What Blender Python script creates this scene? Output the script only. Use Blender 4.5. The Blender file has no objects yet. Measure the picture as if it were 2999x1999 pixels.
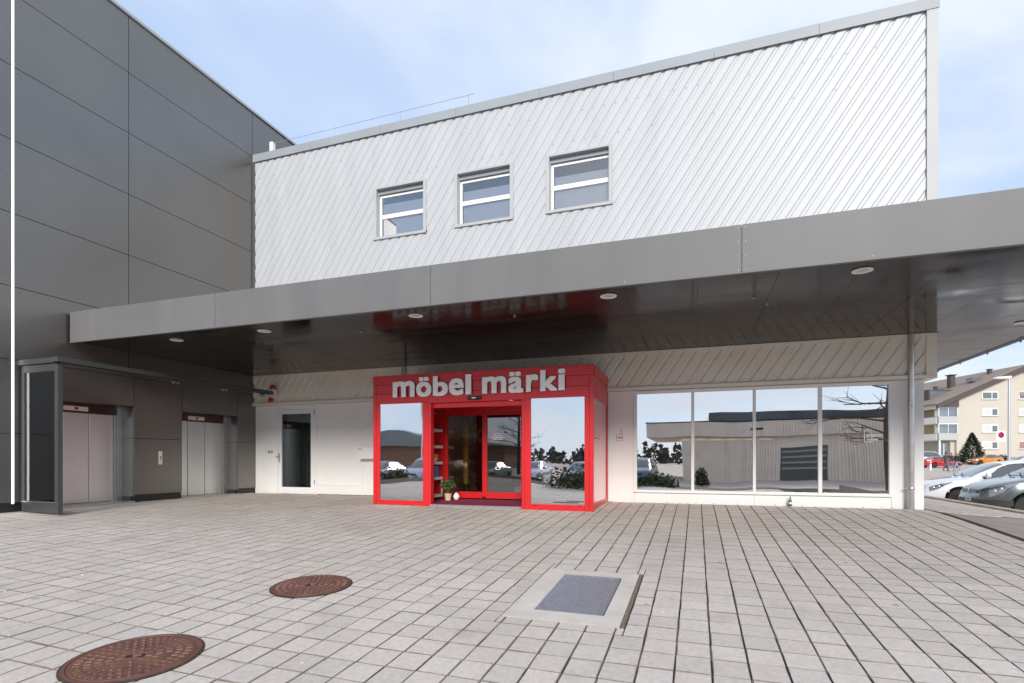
import bpy, bmesh, math, random
from mathutils import Vector, Matrix
R = math.radians
random.seed(7)
sc = bpy.context.scene
col = sc.collection
U = 0.81            # survey units of the plaza -> metres

# ------------------------------------------------------------------ camera
cam = bpy.data.cameras.new('camera')
cam.sensor_width = 36.0
cam.lens = 36.0 * 1236 / 2352
cam.shift_y = 272 / 2352
cam.clip_start = 0.05
cam.clip_end = 3000
co = bpy.data.objects.new('camera', cam)
col.objects.link(co)
co.location = (0, 0, 1.05 * U)
co.rotation_euler = (R(90), 0, R(18.9))
sc.camera = co
sc.render.resolution_x, sc.render.resolution_y = 1024, 683

# ------------------------------------------------------------------ world, sun, exposure
SUN = Vector((0.30, -1.0, 0.50)).normalized()          # direction towards the hazy sun behind the camera
sun_el = math.asin(SUN.z)
sun_az = math.atan2(SUN.x, SUN.y)
w = bpy.data.worlds.new('World')
sc.world = w
w.use_nodes = True
nt = w.node_tree
nt.nodes.clear()
def N(tree, typ, **kw):
    n = tree.nodes.new(typ)
    for k, v in kw.items():
        if k.startswith('i_'):
            key = k[2:]
            key = int(key) if key.isdigit() else key.replace('_', ' ')
            n.inputs[key].default_value = v
        else:
            setattr(n, k, v)
    return n
SKY_STRENGTH = 0.12
out = N(nt, 'ShaderNodeOutputWorld')
bg = N(nt, 'ShaderNodeBackground')
bg.inputs['Strength'].default_value = SKY_STRENGTH
sky = N(nt, 'ShaderNodeTexSky', sky_type='NISHITA', sun_disc=False, sun_elevation=sun_el,
        sun_rotation=sun_az, altitude=450, air_density=1.0, dust_density=0.6, ozone_density=1.6)
tc = N(nt, 'ShaderNodeTexCoord')
sep = N(nt, 'ShaderNodeSeparateXYZ')
nt.links.new(tc.outputs['Generated'], sep.inputs[0])
den = N(nt, 'ShaderNodeMath', operation='ADD'); den.inputs[1].default_value = 0.22
ab = N(nt, 'ShaderNodeMath', operation='ABSOLUTE')
nt.links.new(sep.outputs['Z'], ab.inputs[0]); nt.links.new(ab.outputs[0], den.inputs[0])
dx = N(nt, 'ShaderNodeMath', operation='DIVIDE'); dy = N(nt, 'ShaderNodeMath', operation='DIVIDE')
nt.links.new(sep.outputs['X'], dx.inputs[0]); nt.links.new(den.outputs[0], dx.inputs[1])
nt.links.new(sep.outputs['Y'], dy.inputs[0]); nt.links.new(den.outputs[0], dy.inputs[1])
cmb = N(nt, 'ShaderNodeCombineXYZ')
nt.links.new(dx.outputs[0], cmb.inputs[0]); nt.links.new(dy.outputs[0], cmb.inputs[1])
cmb.inputs[2].default_value = 11.1
nz = N(nt, 'ShaderNodeTexNoise'); nz.inputs['Scale'].default_value = 1.15; nz.inputs['Detail'].default_value = 7
nz.inputs['Roughness'].default_value = 0.52; nz.inputs['Distortion'].default_value = 0.35
nt.links.new(cmb.outputs[0], nz.inputs['Vector'])
rmp = N(nt, 'ShaderNodeMapRange', interpolation_type='SMOOTHSTEP')
rmp.inputs['From Min'].default_value = 0.33; rmp.inputs['From Max'].default_value = 0.62
rmp.inputs['To Min'].default_value = 0.22; rmp.inputs['To Max'].default_value = 0.92
nt.links.new(nz.outputs['Fac'], rmp.inputs['Value'])
mix = N(nt, 'ShaderNodeMix', data_type='RGBA')
nt.links.new(rmp.outputs[0], mix.inputs['Factor'])
skm = N(nt, 'ShaderNodeMix', data_type='RGBA'); skm.inputs['Factor'].default_value = 0.72      # thin high haze
HZ = 1.0 / SKY_STRENGTH
skm.inputs['B'].default_value = (HZ * 0.345, HZ * 0.495, HZ * 0.75, 1)
nt.links.new(sky.outputs[0], skm.inputs['A'])
nt.links.new(skm.outputs['Result'], mix.inputs['A'])
CL = 1.0 / SKY_STRENGTH
mix.inputs['B'].default_value = (CL * 0.64, CL * 0.685, CL * 0.755, 1)
nt.links.new(mix.outputs['Result'], bg.inputs['Color'])
nt.links.new(bg.outputs[0], out.inputs[0])

sl = bpy.data.lights.new('sun', 'SUN')
sl.energy = 2.6
sl.angle = R(20)
sl.color = (1.0, 0.94, 0.86)
so = bpy.data.objects.new('sun', sl)
col.objects.link(so)
so.rotation_euler = SUN.to_track_quat('Z', 'Y').to_euler()
so.location = SUN * 60
sc.view_settings.view_transform = 'Standard'
sc.view_settings.look = 'None'
sc.view_settings.exposure = 0.52
sc.view_settings.gamma = 1.0
sc.cycles.max_bounces = 10
sc.cycles.transparent_max_bounces = 16

# ------------------------------------------------------------------ materials
MATS = {}
def mat(name, color, rough=0.5, metal=0.0, spec=0.5, var=0.0, vscale=3.0, bump=0.0, bscale=60.0,
        coat=0.0, rvar=0.0, emit=None, estr=1.0, rnd=0.0, vcol=None, detail=6, stretch=None, grain=0.0, gscale=400, mottle=0.0, hue=None, spots=False):
    if name in MATS: return MATS[name]
    m = bpy.data.materials.new(name); m.use_nodes = True
    t = m.node_tree
    b = t.nodes['Principled BSDF']
    c4 = (*color, 1)
    b.inputs['Base Color'].default_value = c4
    b.inputs['Roughness'].default_value = rough
    b.inputs['Metallic'].default_value = metal
    b.inputs['Specular IOR Level'].default_value = spec
    b.inputs['Coat Weight'].default_value = coat
    b.inputs['Coat Roughness'].default_value = 0.05
    if emit:
        b.inputs['Emission Color'].default_value = (*emit, 1)
        b.inputs['Emission Strength'].default_value = estr
    cur = None
    tcn = N(t, 'ShaderNodeTexCoord')
    geo = N(t, 'ShaderNodeNewGeometry')
    vec = geo.outputs['Position']
    if stretch:
        mp = N(t, 'ShaderNodeMapping'); mp.inputs['Scale'].default_value = stretch
        t.links.new(vec, mp.inputs[0]); vec = mp.outputs[0]
    def chain(fac_out, lo, hi, prev):
        mr = N(t, 'ShaderNodeMapRange'); mr.inputs['To Min'].default_value = lo; mr.inputs['To Max'].default_value = hi
        mr.inputs['From Min'].default_value = 0.25 ; mr.inputs['From Max'].default_value = 0.75
        t.links.new(fac_out, mr.inputs['Value'])
        if prev is None: return mr.outputs[0]
        mu = N(t, 'ShaderNodeMath', operation='MULTIPLY')
        t.links.new(prev, mu.inputs[0]); t.links.new(mr.outputs[0], mu.inputs[1])
        return mu.outputs[0]
    if var:
        n1 = N(t, 'ShaderNodeTexNoise'); n1.inputs['Scale'].default_value = vscale; n1.inputs['Detail'].default_value = detail
        t.links.new(vec, n1.inputs['Vector'])
        cur = chain(n1.outputs['Fac'], 1 - var, 1 + var, cur)
        if rvar:
            mr = N(t, 'ShaderNodeMapRange'); mr.inputs['To Min'].default_value = max(0.02, rough - rvar); mr.inputs['To Max'].default_value = rough + rvar
            mr.inputs['From Min'].default_value = 0.3; mr.inputs['From Max'].default_value = 0.7
            t.links.new(n1.outputs['Fac'], mr.inputs['Value']); t.links.new(mr.outputs[0], b.inputs['Roughness'])
    if grain:
        n3 = N(t, 'ShaderNodeTexNoise'); n3.inputs['Scale'].default_value = gscale; n3.inputs['Detail'].default_value = 2
        t.links.new(vec, n3.inputs['Vector'])
        cur = chain(n3.outputs['Fac'], 1 - grain, 1 + grain, cur)
    if mottle:
        n4 = N(t, 'ShaderNodeTexNoise'); n4.inputs['Scale'].default_value = 26; n4.inputs['Detail'].default_value = 3
        t.links.new(vec, n4.inputs['Vector'])
        cur = chain(n4.outputs['Fac'], 1 - mottle, 1 + mottle, cur)
    if rnd:
        oi = N(t, 'ShaderNodeObjectInfo')
        ad = N(t, 'ShaderNodeMath', operation='ADD'); fr = N(t, 'ShaderNodeMath', operation='FRACT')
        t.links.new(oi.outputs['Random'], ad.inputs[0]); t.links.new(geo.outputs['Random Per Island'], ad.inputs[1])
        t.links.new(ad.outputs[0], fr.inputs[0])
        mr = N(t, 'ShaderNodeMapRange'); mr.inputs['To Min'].default_value = 1 - rnd; mr.inputs['To Max'].default_value = 1 + rnd
        t.links.new(fr.outputs[0], mr.inputs['Value'])
        if cur is None: cur = mr.outputs[0]
        else:
            mu = N(t, 'ShaderNodeMath', operation='MULTIPLY'); t.links.new(cur, mu.inputs[0]); t.links.new(mr.outputs[0], mu.inputs[1]); cur = mu.outputs[0]
    if cur is not None:
        mx = N(t, 'ShaderNodeMix', data_type='RGBA', blend_type='MULTIPLY'); mx.inputs['Factor'].default_value = 1
        mx.inputs['A'].default_value = c4
        cc = N(t, 'ShaderNodeCombineXYZ')
        for i in range(3): t.links.new(cur, cc.inputs[i])
        t.links.new(cc.outputs[0], mx.inputs['B'])
        res = mx.outputs['Result']
        if hue:                                            # each stone a little warmer or cooler
            f2 = N(t, 'ShaderNodeMath', operation='MULTIPLY'); f2.inputs[1].default_value = 7.31; f3 = N(t, 'ShaderNodeMath', operation='FRACT'); f4 = N(t, 'ShaderNodeMath', operation='SUBTRACT'); f4.inputs[1].default_value = 0.5
            t.links.new(fr.outputs[0], f2.inputs[0]); t.links.new(f2.outputs[0], f3.inputs[0]); t.links.new(f3.outputs[0], f4.inputs[0])
            hv = N(t, 'ShaderNodeVectorMath', operation='SCALE'); hv.inputs[0].default_value = hue
            t.links.new(f4.outputs[0], hv.inputs['Scale'])
            ha = N(t, 'ShaderNodeVectorMath', operation='ADD'); t.links.new(res, ha.inputs[0]); t.links.new(hv.outputs[0], ha.inputs[1]); res = ha.outputs[0]
        if spots:                                          # trodden gum and oil drips
            vo = N(t, 'ShaderNodeTexVoronoi'); vo.inputs['Scale'].default_value = 2.1
            t.links.new(vec, vo.inputs['Vector'])
            ms = N(t, 'ShaderNodeMapRange', interpolation_type='SMOOTHSTEP'); ms.inputs['From Min'].default_value = 0.045; ms.inputs['From Max'].default_value = 0.075
            ms.inputs['To Min'].default_value = 0.55; ms.inputs['To Max'].default_value = 0.0
            t.links.new(vo.outputs['Distance'], ms.inputs['Value'])
            m3 = N(t, 'ShaderNodeMix', data_type='RGBA'); m3.inputs['B'].default_value = (0.17, 0.155, 0.145, 1)
            t.links.new(ms.outputs[0], m3.inputs['Factor']); t.links.new(res, m3.inputs['A']); res = m3.outputs['Result']
        if vcol:
            n2 = N(t, 'ShaderNodeTexNoise'); n2.inputs['Scale'].default_value = vcol[1]; n2.inputs['Detail'].default_value = 5
            t.links.new(vec, n2.inputs['Vector'])
            mr = N(t, 'ShaderNodeMapRange', interpolation_type='SMOOTHSTEP'); mr.inputs['From Min'].default_value = vcol[2]; mr.inputs['From Max'].default_value = vcol[3]
            mr.inputs['To Max'].default_value = vcol[4]
            t.links.new(n2.outputs['Fac'], mr.inputs['Value'])
            m2 = N(t, 'ShaderNodeMix', data_type='RGBA'); m2.inputs['B'].default_value = (*vcol[0], 1)
            t.links.new(mr.outputs[0], m2.inputs['Factor']); t.links.new(res, m2.inputs['A']); res = m2.outputs['Result']
        t.links.new(res, b.inputs['Base Color'])
    if bump:
        nb = N(t, 'ShaderNodeTexNoise'); nb.inputs['Scale'].default_value = bscale; nb.inputs['Detail'].default_value = 4
        t.links.new(vec, nb.inputs['Vector'])
        bp = N(t, 'ShaderNodeBump'); bp.inputs['Strength'].default_value = bump; bp.inputs['Distance'].default_value = 0.01
        t.links.new(nb.outputs['Fac'], bp.inputs['Height']); t.links.new(bp.outputs[0], b.inputs['Normal'])
    MATS[name] = m
    return m

def glass(name, tint=(0.55, 0.6, 0.6), base=0.28, wave=0.0, wscale=1.2, rough=0.0):
    if name in MATS: return MATS[name]
    m = bpy.data.materials.new(name); m.use_nodes = True
    t = m.node_tree; t.nodes.clear()
    o = N(t, 'ShaderNodeOutputMaterial'); mx = N(t, 'ShaderNodeMixShader')
    tr = N(t, 'ShaderNodeBsdfTransparent'); tr.inputs[0].default_value = (*tint, 1)
    gl = N(t, 'ShaderNodeBsdfGlossy'); gl.inputs['Roughness'].default_value = rough; gl.inputs[0].default_value = (0.97, 0.98, 1, 1)
    fr = N(t, 'ShaderNodeFresnel'); fr.inputs['IOR'].default_value = 1.5
    ad = N(t, 'ShaderNodeMath', operation='ADD', use_clamp=True); ad.inputs[1].default_value = base
    t.links.new(fr.outputs[0], ad.inputs[0]); t.links.new(ad.outputs[0], mx.inputs[0])
    t.links.new(tr.outputs[0], mx.inputs[1]); t.links.new(gl.outputs[0], mx.inputs[2]); t.links.new(mx.outputs[0], o.inputs[0])
    if wave:
        geo = N(t, 'ShaderNodeNewGeometry')
        nb = N(t, 'ShaderNodeTexNoise'); nb.inputs['Scale'].default_value = wscale; nb.inputs['Detail'].default_value = 1
        t.links.new(geo.outputs['Position'], nb.inputs['Vector'])
        bp = N(t, 'ShaderNodeBump'); bp.inputs['Strength'].default_value = 1.0; bp.inputs['Distance'].default_value = wave
        t.links.new(nb.outputs['Fac'], bp.inputs['Height']); t.links.new(bp.outputs[0], gl.inputs['Normal'])
    MATS[name] = m
    return m

M_paver = mat('paver', (0.53, 0.478, 0.437), 0.88, var=0.09, vscale=0.8, rnd=0.06, bump=0.7, bscale=170, grain=0.24, gscale=240, vcol=((0.31, 0.275, 0.25), 2.3, 0.57, 0.80, 0.42), mottle=0.11, hue=(0.010, 0.0, -0.014), spots=True)
M_paver_edge = mat('paver_edge', (0.20, 0.17, 0.15), 0.95, var=0.4, vscale=14)
M_joint = mat('joint', (0.035, 0.026, 0.022), 0.95, var=0.5, vscale=30, vcol=((0.11, 0.085, 0.05), 20, 0.55, 0.75, 0.8))
M_asph = mat('asphalt_path', (0.31, 0.27, 0.25), 0.9, var=0.2, vscale=2.0, bump=0.5, bscale=150, grain=0.3, gscale=220)
M_lot = mat('asphalt_lot', (0.42, 0.365, 0.325), 0.9, var=0.15, vscale=0.5, grain=0.12, gscale=40)
M_conc = mat('concrete', (0.52, 0.48, 0.44), 0.9, var=0.12, vscale=5, bump=0.3, bscale=120, grain=0.08, gscale=200, vcol=((0.33, 0.28, 0.23), 6, 0.6, 0.8, 0.5))
M_kerb = mat('kerb', (0.40, 0.34, 0.27), 0.9, var=0.2, vscale=6, grain=0.2)
M_rust = mat('rust_iron', (0.155, 0.07, 0.05), 0.62, metal=0.35, var=0.3, vscale=7, bump=0.3, bscale=90, vcol=((0.27, 0.13, 0.055), 5, 0.54, 0.74, 0.6))
M_rust2 = mat('rust_iron_lug', (0.17, 0.085, 0.065), 0.6, metal=0.25, var=0.3, vscale=12)
M_galv = mat('galvanised', (0.50, 0.53, 0.60), 0.42, metal=0.8, var=0.12, vscale=20)
M_dark = mat('dark_void', (0.012, 0.011, 0.011), 0.9)
M_panel = mat('anthracite_panel', (0.225, 0.216, 0.205), 0.33, metal=0.85, spec=0.55, var=0.06, vscale=0.6, rvar=0.03, bump=0.02, bscale=2)
M_fascia = mat('grey_fascia', (0.150, 0.150, 0.153), 0.52, spec=0.30, var=0.08, vscale=2.0, rvar=0.05, stretch=(1.2, 1, 0.25), rnd=0.02)
M_rivet = mat('rivet', (0.11, 0.11, 0.11), 0.4, metal=0.3)
M_riv2 = mat('rivet_bright', (0.6, 0.6, 0.6), 0.35, metal=0.6)
M_white = mat('white_cladding', (0.468, 0.488, 0.512), 0.42, spec=0.35, var=0.05, vscale=1.6, rvar=0.05, stretch=(1.6, 1, 0.22), rnd=0.018)
M_wtrim = mat('white_trim', (0.43, 0.443, 0.456), 0.5, spec=0.3, var=0.05, vscale=1.5)
M_wdark = mat('parapet_metal', (0.30, 0.33, 0.36), 0.45, spec=0.3, var=0.06, vscale=1.0)
M_wall = mat('white_wall', (0.82, 0.812, 0.80), 0.5, var=0.04, vscale=1.6, vcol=((0.58, 0.55, 0.50), 2.2, 0.66, 0.86, 0.4))
M_frame = mat('white_frame', (0.82, 0.82, 0.81), 0.35, var=0.03, vscale=4)
M_cream = mat('lower_cladding', (0.83, 0.78, 0.70), 0.4, var=0.06, vscale=1.2)
M_soffit = mat('soffit_gloss', (0.018, 0.013, 0.011), 0.15, spec=0.15, coat=0.0, var=0.35, vscale=1.6, rvar=0.10, bump=0.05, bscale=1.1, stretch=(0.45, 1.8, 1))
M_lampw = mat('lamp_white', (0.78, 0.76, 0.74), 0.35)
M_lampg = mat('lamp_glass', (0.55, 0.52, 0.49), 0.2)
M_led = mat('light_strip', (0.9, 0.9, 0.9), 0.4, emit=(1.0, 0.97, 0.95), estr=1.5)
M_red = mat('red_paint', (0.60, 0.016, 0.020), 0.30, spec=0.5, var=0.05, vscale=1.5)
M_redg = mat('red_gloss', (0.62, 0.02, 0.03), 0.07, spec=0.9, coat=1.0)
M_letter = mat('letter_white', (0.92, 0.92, 0.91), 0.4)
M_steel = mat('lift_steel', (0.86, 0.87, 0.85), 0.40, metal=0.9, var=0.07, vscale=1.0, rvar=0.04, stretch=(1, 1, 0.35))
M_steel2 = mat('steel_trim', (0.58, 0.57, 0.56), 0.32, metal=0.9, var=0.08, vscale=6)
M_pipe = mat('downpipe_steel', (0.56, 0.54, 0.52), 0.28, metal=0.85, var=0.15, vscale=4)
M_screen = mat('screen_frame', (0.10, 0.105, 0.108), 0.38, metal=0.5, var=0.1, vscale=5)
M_black = mat('black_plastic', (0.018, 0.018, 0.019), 0.4)
M_carpet = mat('maroon_carpet', (0.20, 0.012, 0.05), 0.95, var=0.1, vscale=30)
M_shelf = mat('shelf_white', (0.72, 0.72, 0.70), 0.4)
M_redlamp = mat('red_lens', (0.55, 0.02, 0.015), 0.2, coat=0.5)
M_display = mat('lift_display', (0.75, 0.68, 0.58), 0.35)
M_disp2 = mat('lift_number', (0.25, 0.0, 0.0), 0.4, emit=(0.8, 0.02, 0.02), estr=0.06)
M_header = mat('lift_header', (0.10, 0.045, 0.045), 0.22, metal=0.4)
M_room = mat('room_wall', (0.42, 0.37, 0.31), 0.7)
M_wood = mat('wood_floor', (0.20, 0.12, 0.07), 0.4, var=0.25, vscale=3, stretch=(1, 9, 1))
M_warm = mat('warm_lamp', (1, 0.8, 0.5), 0.5, emit=(1.0, 0.72, 0.34), estr=2.2)
M_yellow = mat('yellow_paint', (0.75, 0.55, 0.03), 0.35)
M_card = mat('cardboard', (0.38, 0.24, 0.13), 0.8, var=0.1)
M_leaf = mat('leaf_green', (0.055, 0.12, 0.035), 0.5, rnd=0.35)
M_pot = mat('clay_pot', (0.62, 0.52, 0.42), 0.8, var=0.1, vscale=12)
M_blue = mat('blue_box', (0.03, 0.16, 0.42), 0.45)
M_mustard = mat('mustard_fabric', (0.50, 0.30, 0.05), 0.8, var=0.1)
M_bottle = mat('bottle_green', (0.01, 0.12, 0.03), 0.1, coat=0.5)
M_litter = mat('dry_leaf', (0.22, 0.13, 0.06), 0.9, rnd=0.4)
G_shop = glass('shop_glass', (0.62, 0.64, 0.62), 0.66, wave=0.0042, wscale=0.7)
G_portal = glass('portal_glass', (0.6, 0.58, 0.56), 0.62, wave=0.003, wscale=1.0)
G_inner = glass('inner_glass', (0.7, 0.68, 0.66), 0.10, wave=0.001)
G_up = glass('upper_glass', (0.72, 0.74, 0.78), 0.14, wave=0.001)
G_door = glass('door_glass', (0.45, 0.48, 0.48), 0.10)
G_screen = glass('screen_glass', (0.82, 0.85, 0.85), 0.09)

# ------------------------------------------------------------------ mesh helpers
ORG = {}
class MB:
    def __init__(s, k=U):
        s.v = []; s.f = []; s.m = []; s.k = k
    def add(s, vs, fs, m=0):
        b = len(s.v); s.v += [tuple(p) for p in vs]
        s.f += [tuple(b + i for i in q) for q in fs]; s.m += [m] * len(fs)
        return s
    def box(s, x0, x1, y0, y1, z0, z1, m=0):
        v = [(x0, y0, z0), (x1, y0, z0), (x1, y1, z0), (x0, y1, z0), (x0, y0, z1), (x1, y0, z1), (x1, y1, z1), (x0, y1, z1)]
        return s.add(v, [(0, 3, 2, 1), (4, 5, 6, 7), (0, 1, 5, 4), (1, 2, 6, 5), (2, 3, 7, 6), (3, 0, 4, 7)], m)
    def prism(s, poly, axis, c0, c1, m=0):
        n = len(poly)
        def P(a, b, c): return {'x': (c, a, b), 'y': (a, c, b), 'z': (a, b, c)}[axis]
        v = [P(a, b, c0) for a, b in poly] + [P(a, b, c1) for a, b in poly]
        f = [tuple(range(n))[::-1], tuple(range(n, 2 * n))] + [(i, (i + 1) % n, n + (i + 1) % n, n + i) for i in range(n)]
        return s.add(v, f, m)
    def tube(s, pts, r, n=10, m=0, caps=True, rs=None):
        pts = [Vector(p) for p in pts]; rings = []
        b = len(s.v)
        for i, p in enumerate(pts):
            d = (pts[min(i + 1, len(pts) - 1)] - pts[max(i - 1, 0)]).normalized()
            a = d.cross(Vector((0, 0, 1)) if abs(d.z) < .9 else Vector((1, 0, 0))).normalized(); c = d.cross(a)
            rr = rs[i] if rs else r
            for k in range(n):
                t = 2 * math.pi * k / n
                s.v.append(tuple(p + a * (rr * math.cos(t)) + c * (rr * math.sin(t))))
        for i in range(len(pts) - 1):
            for k in range(n):
                s.f.append((b + i * n + k, b + i * n + (k + 1) % n, b + (i + 1) * n + (k + 1) % n, b + (i + 1) * n + k)); s.m.append(m)
        if caps:
            s.f.append(tuple(b + k for k in range(n))[::-1]); s.m.append(m)
            e = b + (len(pts) - 1) * n
            s.f.append(tuple(e + k for k in range(n))); s.m.append(m)
        return s
    def lathe(s, c, prof, n=24, axis='z', m=0):
        b = len(s.v)
        for r, h in prof:
            for k in range(n):
                t = 2 * math.pi * k / n; q = (r * math.cos(t), r * math.sin(t))
                if axis == 'z': p = (c[0] + q[0], c[1] + q[1], c[2] + h)
                elif axis == 'y': p = (c[0] + q[0], c[1] + h, c[2] + q[1])
                else: p = (c[0] + h, c[1] + q[0], c[2] + q[1])
                s.v.append(p)
        for i in range(len(prof) - 1):
            for k in range(n):
                s.f.append((b + i * n + k, b + i * n + (k + 1) % n, b + (i + 1) * n + (k + 1) % n, b + (i + 1) * n + k)); s.m.append(m)
        for e in (0, len(prof) - 1):
            if prof[e][0] > 1e-4:
                s.f.append(tuple(b + e * n + k for k in range(n))); s.m.append(m)
        return s
    def build(s, name, mats, parent=None, smooth=False, bevel=0, loc=None, fixn=True, angle=35):
        me = bpy.data.meshes.new(name)
        o3 = Vector(ORG.get(parent.name, (0, 0, 0))) if parent else Vector(loc or (0, 0, 0))
        me.from_pydata([tuple(Vector(p) * s.k - o3) for p in s.v], [], s.f)
        if not isinstance(mats, (list, tuple)): mats = [mats]
        for q in mats: me.materials.append(q)
        if len(mats) > 1: me.polygons.foreach_set('material_index', s.m)
        if fixn:
            bm = bmesh.new(); bm.from_mesh(me); bmesh.ops.recalc_face_normals(bm, faces=bm.faces); bm.to_mesh(me); bm.free()
        if smooth:
            me.polygons.foreach_set('use_smooth', [True] * len(me.polygons))
            me.set_sharp_from_angle(angle=R(angle))
        me.update()
        o = bpy.data.objects.new(name, me); col.objects.link(o)
        if parent:
            o.parent = parent; ORG[o.name] = tuple(o3)
        else:
            o.location = o3; ORG[o.name] = tuple(o3)
        if bevel:
            bv = o.modifiers.new('bevel', 'BEVEL'); bv.width = bevel; bv.segments = 2; bv.limit_method = 'ANGLE'; bv.angle_limit = R(40)
        return o
def tag(o, label=None, cat=None, group=None, kind=None):
    if label: o['label'] = label
    if cat: o['category'] = cat
    if group: o['group'] = group
    if kind: o['kind'] = kind
    return o
def thing(name, label, cat, loc=(0, 0, 0), k=U, group=None, rz=0):
    o = bpy.data.objects.new(name, None); col.objects.link(o)
    o.empty_display_size = 0.2
    L = Vector(loc) * k
    o.location = L; o.rotation_euler = (0, 0, rz)
    ORG[o.name] = tuple(L)
    return tag(o, label, cat, group)
def B(name, m, parent, x0, x1, y0, y1, z0, z1, bevel=0, k=U):
    return MB(k).box(x0, x1, y0, y1, z0, z1).build(name, m, parent, bevel=bevel)

# ------------------------------------------------------------------ ground
def zg(X, Y):
    s = max(0.0, 13.7 - Y); s = s - (1 - math.exp(-s)); s = min(s, 11.6)
    wx = max(0.1, 1 - .88 * (min(max(0.0, -X), 14) / 13.4) ** 2.2)
    return -.06 * s * wx - .083 * min(max(0.0, X - 4.7), 3.2)
LOT = [(-400, -.63), (25, -.63), (57, -.17), (80, -.10), (92, .2), (99, .55), (106, 1.0), (160, 1.2), (900, 1.2)]
def zlot(Y):
    for (a, za), (b, zb) in zip(LOT, LOT[1:]):
        if Y <= b: return za + (zb - za) * (Y - a) / (b - a)
    return LOT[-1][1]
g = MB(1.0)
xs = [-900, -300, -120, -60, -30, -14, 6.4, 12, 20, 30, 45, 60, 120, 300, 900]
ys = [-900, -300, -100, -50, -25, -9, 0, 8, 16, 25, 36, 46, 57, 68, 80, 86, 92, 96, 99, 103, 106, 130, 160, 400, 900]
for y in ys:
    for x in xs: g.v.append((x, y, zlot(y) - .02))
nx = len(xs)
hole = set()
for j in range(len(ys) - 1):
    for i in range(nx - 1):
        if -14 <= xs[i] and xs[i + 1] <= 6.4 and ys[j] >= -9 and ys[j + 1] <= 25: continue      # plaza and shop stand here
        g.f.append((j * nx + i, j * nx + i + 1, (j + 1) * nx + i + 1, (j + 1) * nx + i)); g.m.append(0)
tag(g.build('ground', M_lot, fixn=False), kind='structure')

# joint bed of the plaza
PX, PY = .264, .2845
X0, Y0 = 1.43 - 57 * PX, 3.6 - 40 * PY
NXP, NYP = 70, 76
bed = MB()
gx = [-17.3 + i * .5 for i in range(51)]; gy = [-11.2 + j * .5 for j in range(52)]
gx = [x for x in gx if x <= 7.9]; gy = [y for y in gy]
for y in gy:
    for x in gx: bed.v.append((x, y, zg(x, y) - .016))
for j in range(len(gy) - 1):
    for i in range(len(gx) - 1):
        a = j * len(gx) + i
        bed.f.append((a, a + 1, a + 1 + len(gx), a + len(gx))); bed.m.append(0)
plaza = tag(bed.build('pavement', M_joint, fixn=False), kind='structure')

SLAB = (-1.795, -0.61, 4.915, 6.755)
MH = [(-4.25, 3.10, .47), (-4.24, 5.18, .44)]
def stone_local(sx, sy, rng):
    hx, hy = sx / 2, sy / 2; c = .006; t = .05
    j = lambda: rng.uniform(-.0042, .0042)
    o = [(-hx + j(), -hy + j()), (hx + j(), -hy + j()), (hx + j(), hy + j()), (-hx + j(), hy + j())]
    i = [(-hx + c + j(), -hy + c + j()), (hx - c + j(), -hy + c + j()), (hx - c + j(), hy - c + j()), (-hx + c + j(), hy - c + j())]
    v = [(x, y, -t) for x, y in o] + [(x, y, -.007) for x, y in o] + [(x, y, 0) for x, y in i]
    f = [(8, 9, 10, 11)] + [(4 + k, 4 + (k + 1) % 4, 8 + (k + 1) % 4, 8 + k) for k in range(4)] + [(k, (k + 1) % 4, 4 + (k + 1) % 4, 4 + k) for k in range(4)]
    return v, f, [0] + [1] * 8
rng = random.Random(3)
protos = []
for q in range(8):
    v, f, m = stone_local(PX - .0085, PY - .005, rng)
    me = bpy.data.meshes.new('paving_stone'); me.from_pydata([tuple(Vector(p) * U) for p in v], [], f)
    me.materials.append(M_paver); me.materials.append(M_paver_edge); me.polygons.foreach_set('material_index', m); me.update()
    protos.append(me)
stones = []
ca, sa = math.cos(R(18.9)), math.sin(R(18.9))
for i in range(NXP):
    for j in range(NYP):
        x, y = X0 + (i + .5) * PX, Y0 + (j + .5) * PY
        if y > 13.66 or x > 4.72 or x < -13.85: continue
        if -7.6 < x < -2.15 and y > 11.75: continue
        hx_, hy_ = (PX - .0085) / 2, (PY - .005) / 2
        cut = None
        if x - hx_ < SLAB[1] and x + hx_ > SLAB[0] and y - hy_ < SLAB[3] and y + hy_ > SLAB[2]:
            xl, xr, yl, yr = x - hx_, x + hx_, y - hy_, y + hy_
            opts = [(xl, SLAB[0] - .006, yl, yr), (SLAB[1] + .006, xr, yl, yr), (max(xl, SLAB[0] - .003), min(xr, SLAB[1] + .003), yl, SLAB[2] - .006), (max(xl, SLAB[0] - .003), min(xr, SLAB[1] + .003), SLAB[3] + .006, yr)]
            for o in opts:
                if o[1] - o[0] > .022 and o[3] - o[2] > .022:
                    bx_, by_ = (o[0] + o[1]) / 2, (o[2] + o[3]) / 2
                    stones.append((-bx_ * sa + by_ * ca, bx_, by_, zg(bx_, by_), (o[1] - o[0], o[3] - o[2])))
            continue
        if any((x - a) ** 2 + (y - b) ** 2 < (r - .19) ** 2 for a, b, r in MH): continue
        fw = -x * sa + y * ca; rt = x * ca + y * sa
        z = zg(x, y)
        vis = False
        if fw > .5:
            px = 1176 + 1236 * rt / fw; py = 1056 + 1236 * (1.05 - z) / fw
            vis = -20 < px < 2372 and py < 1590
        stones.append((fw if vis else 1e6, x, y, z, cut or (0, 0)))
stones.sort()
field = MB()
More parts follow.
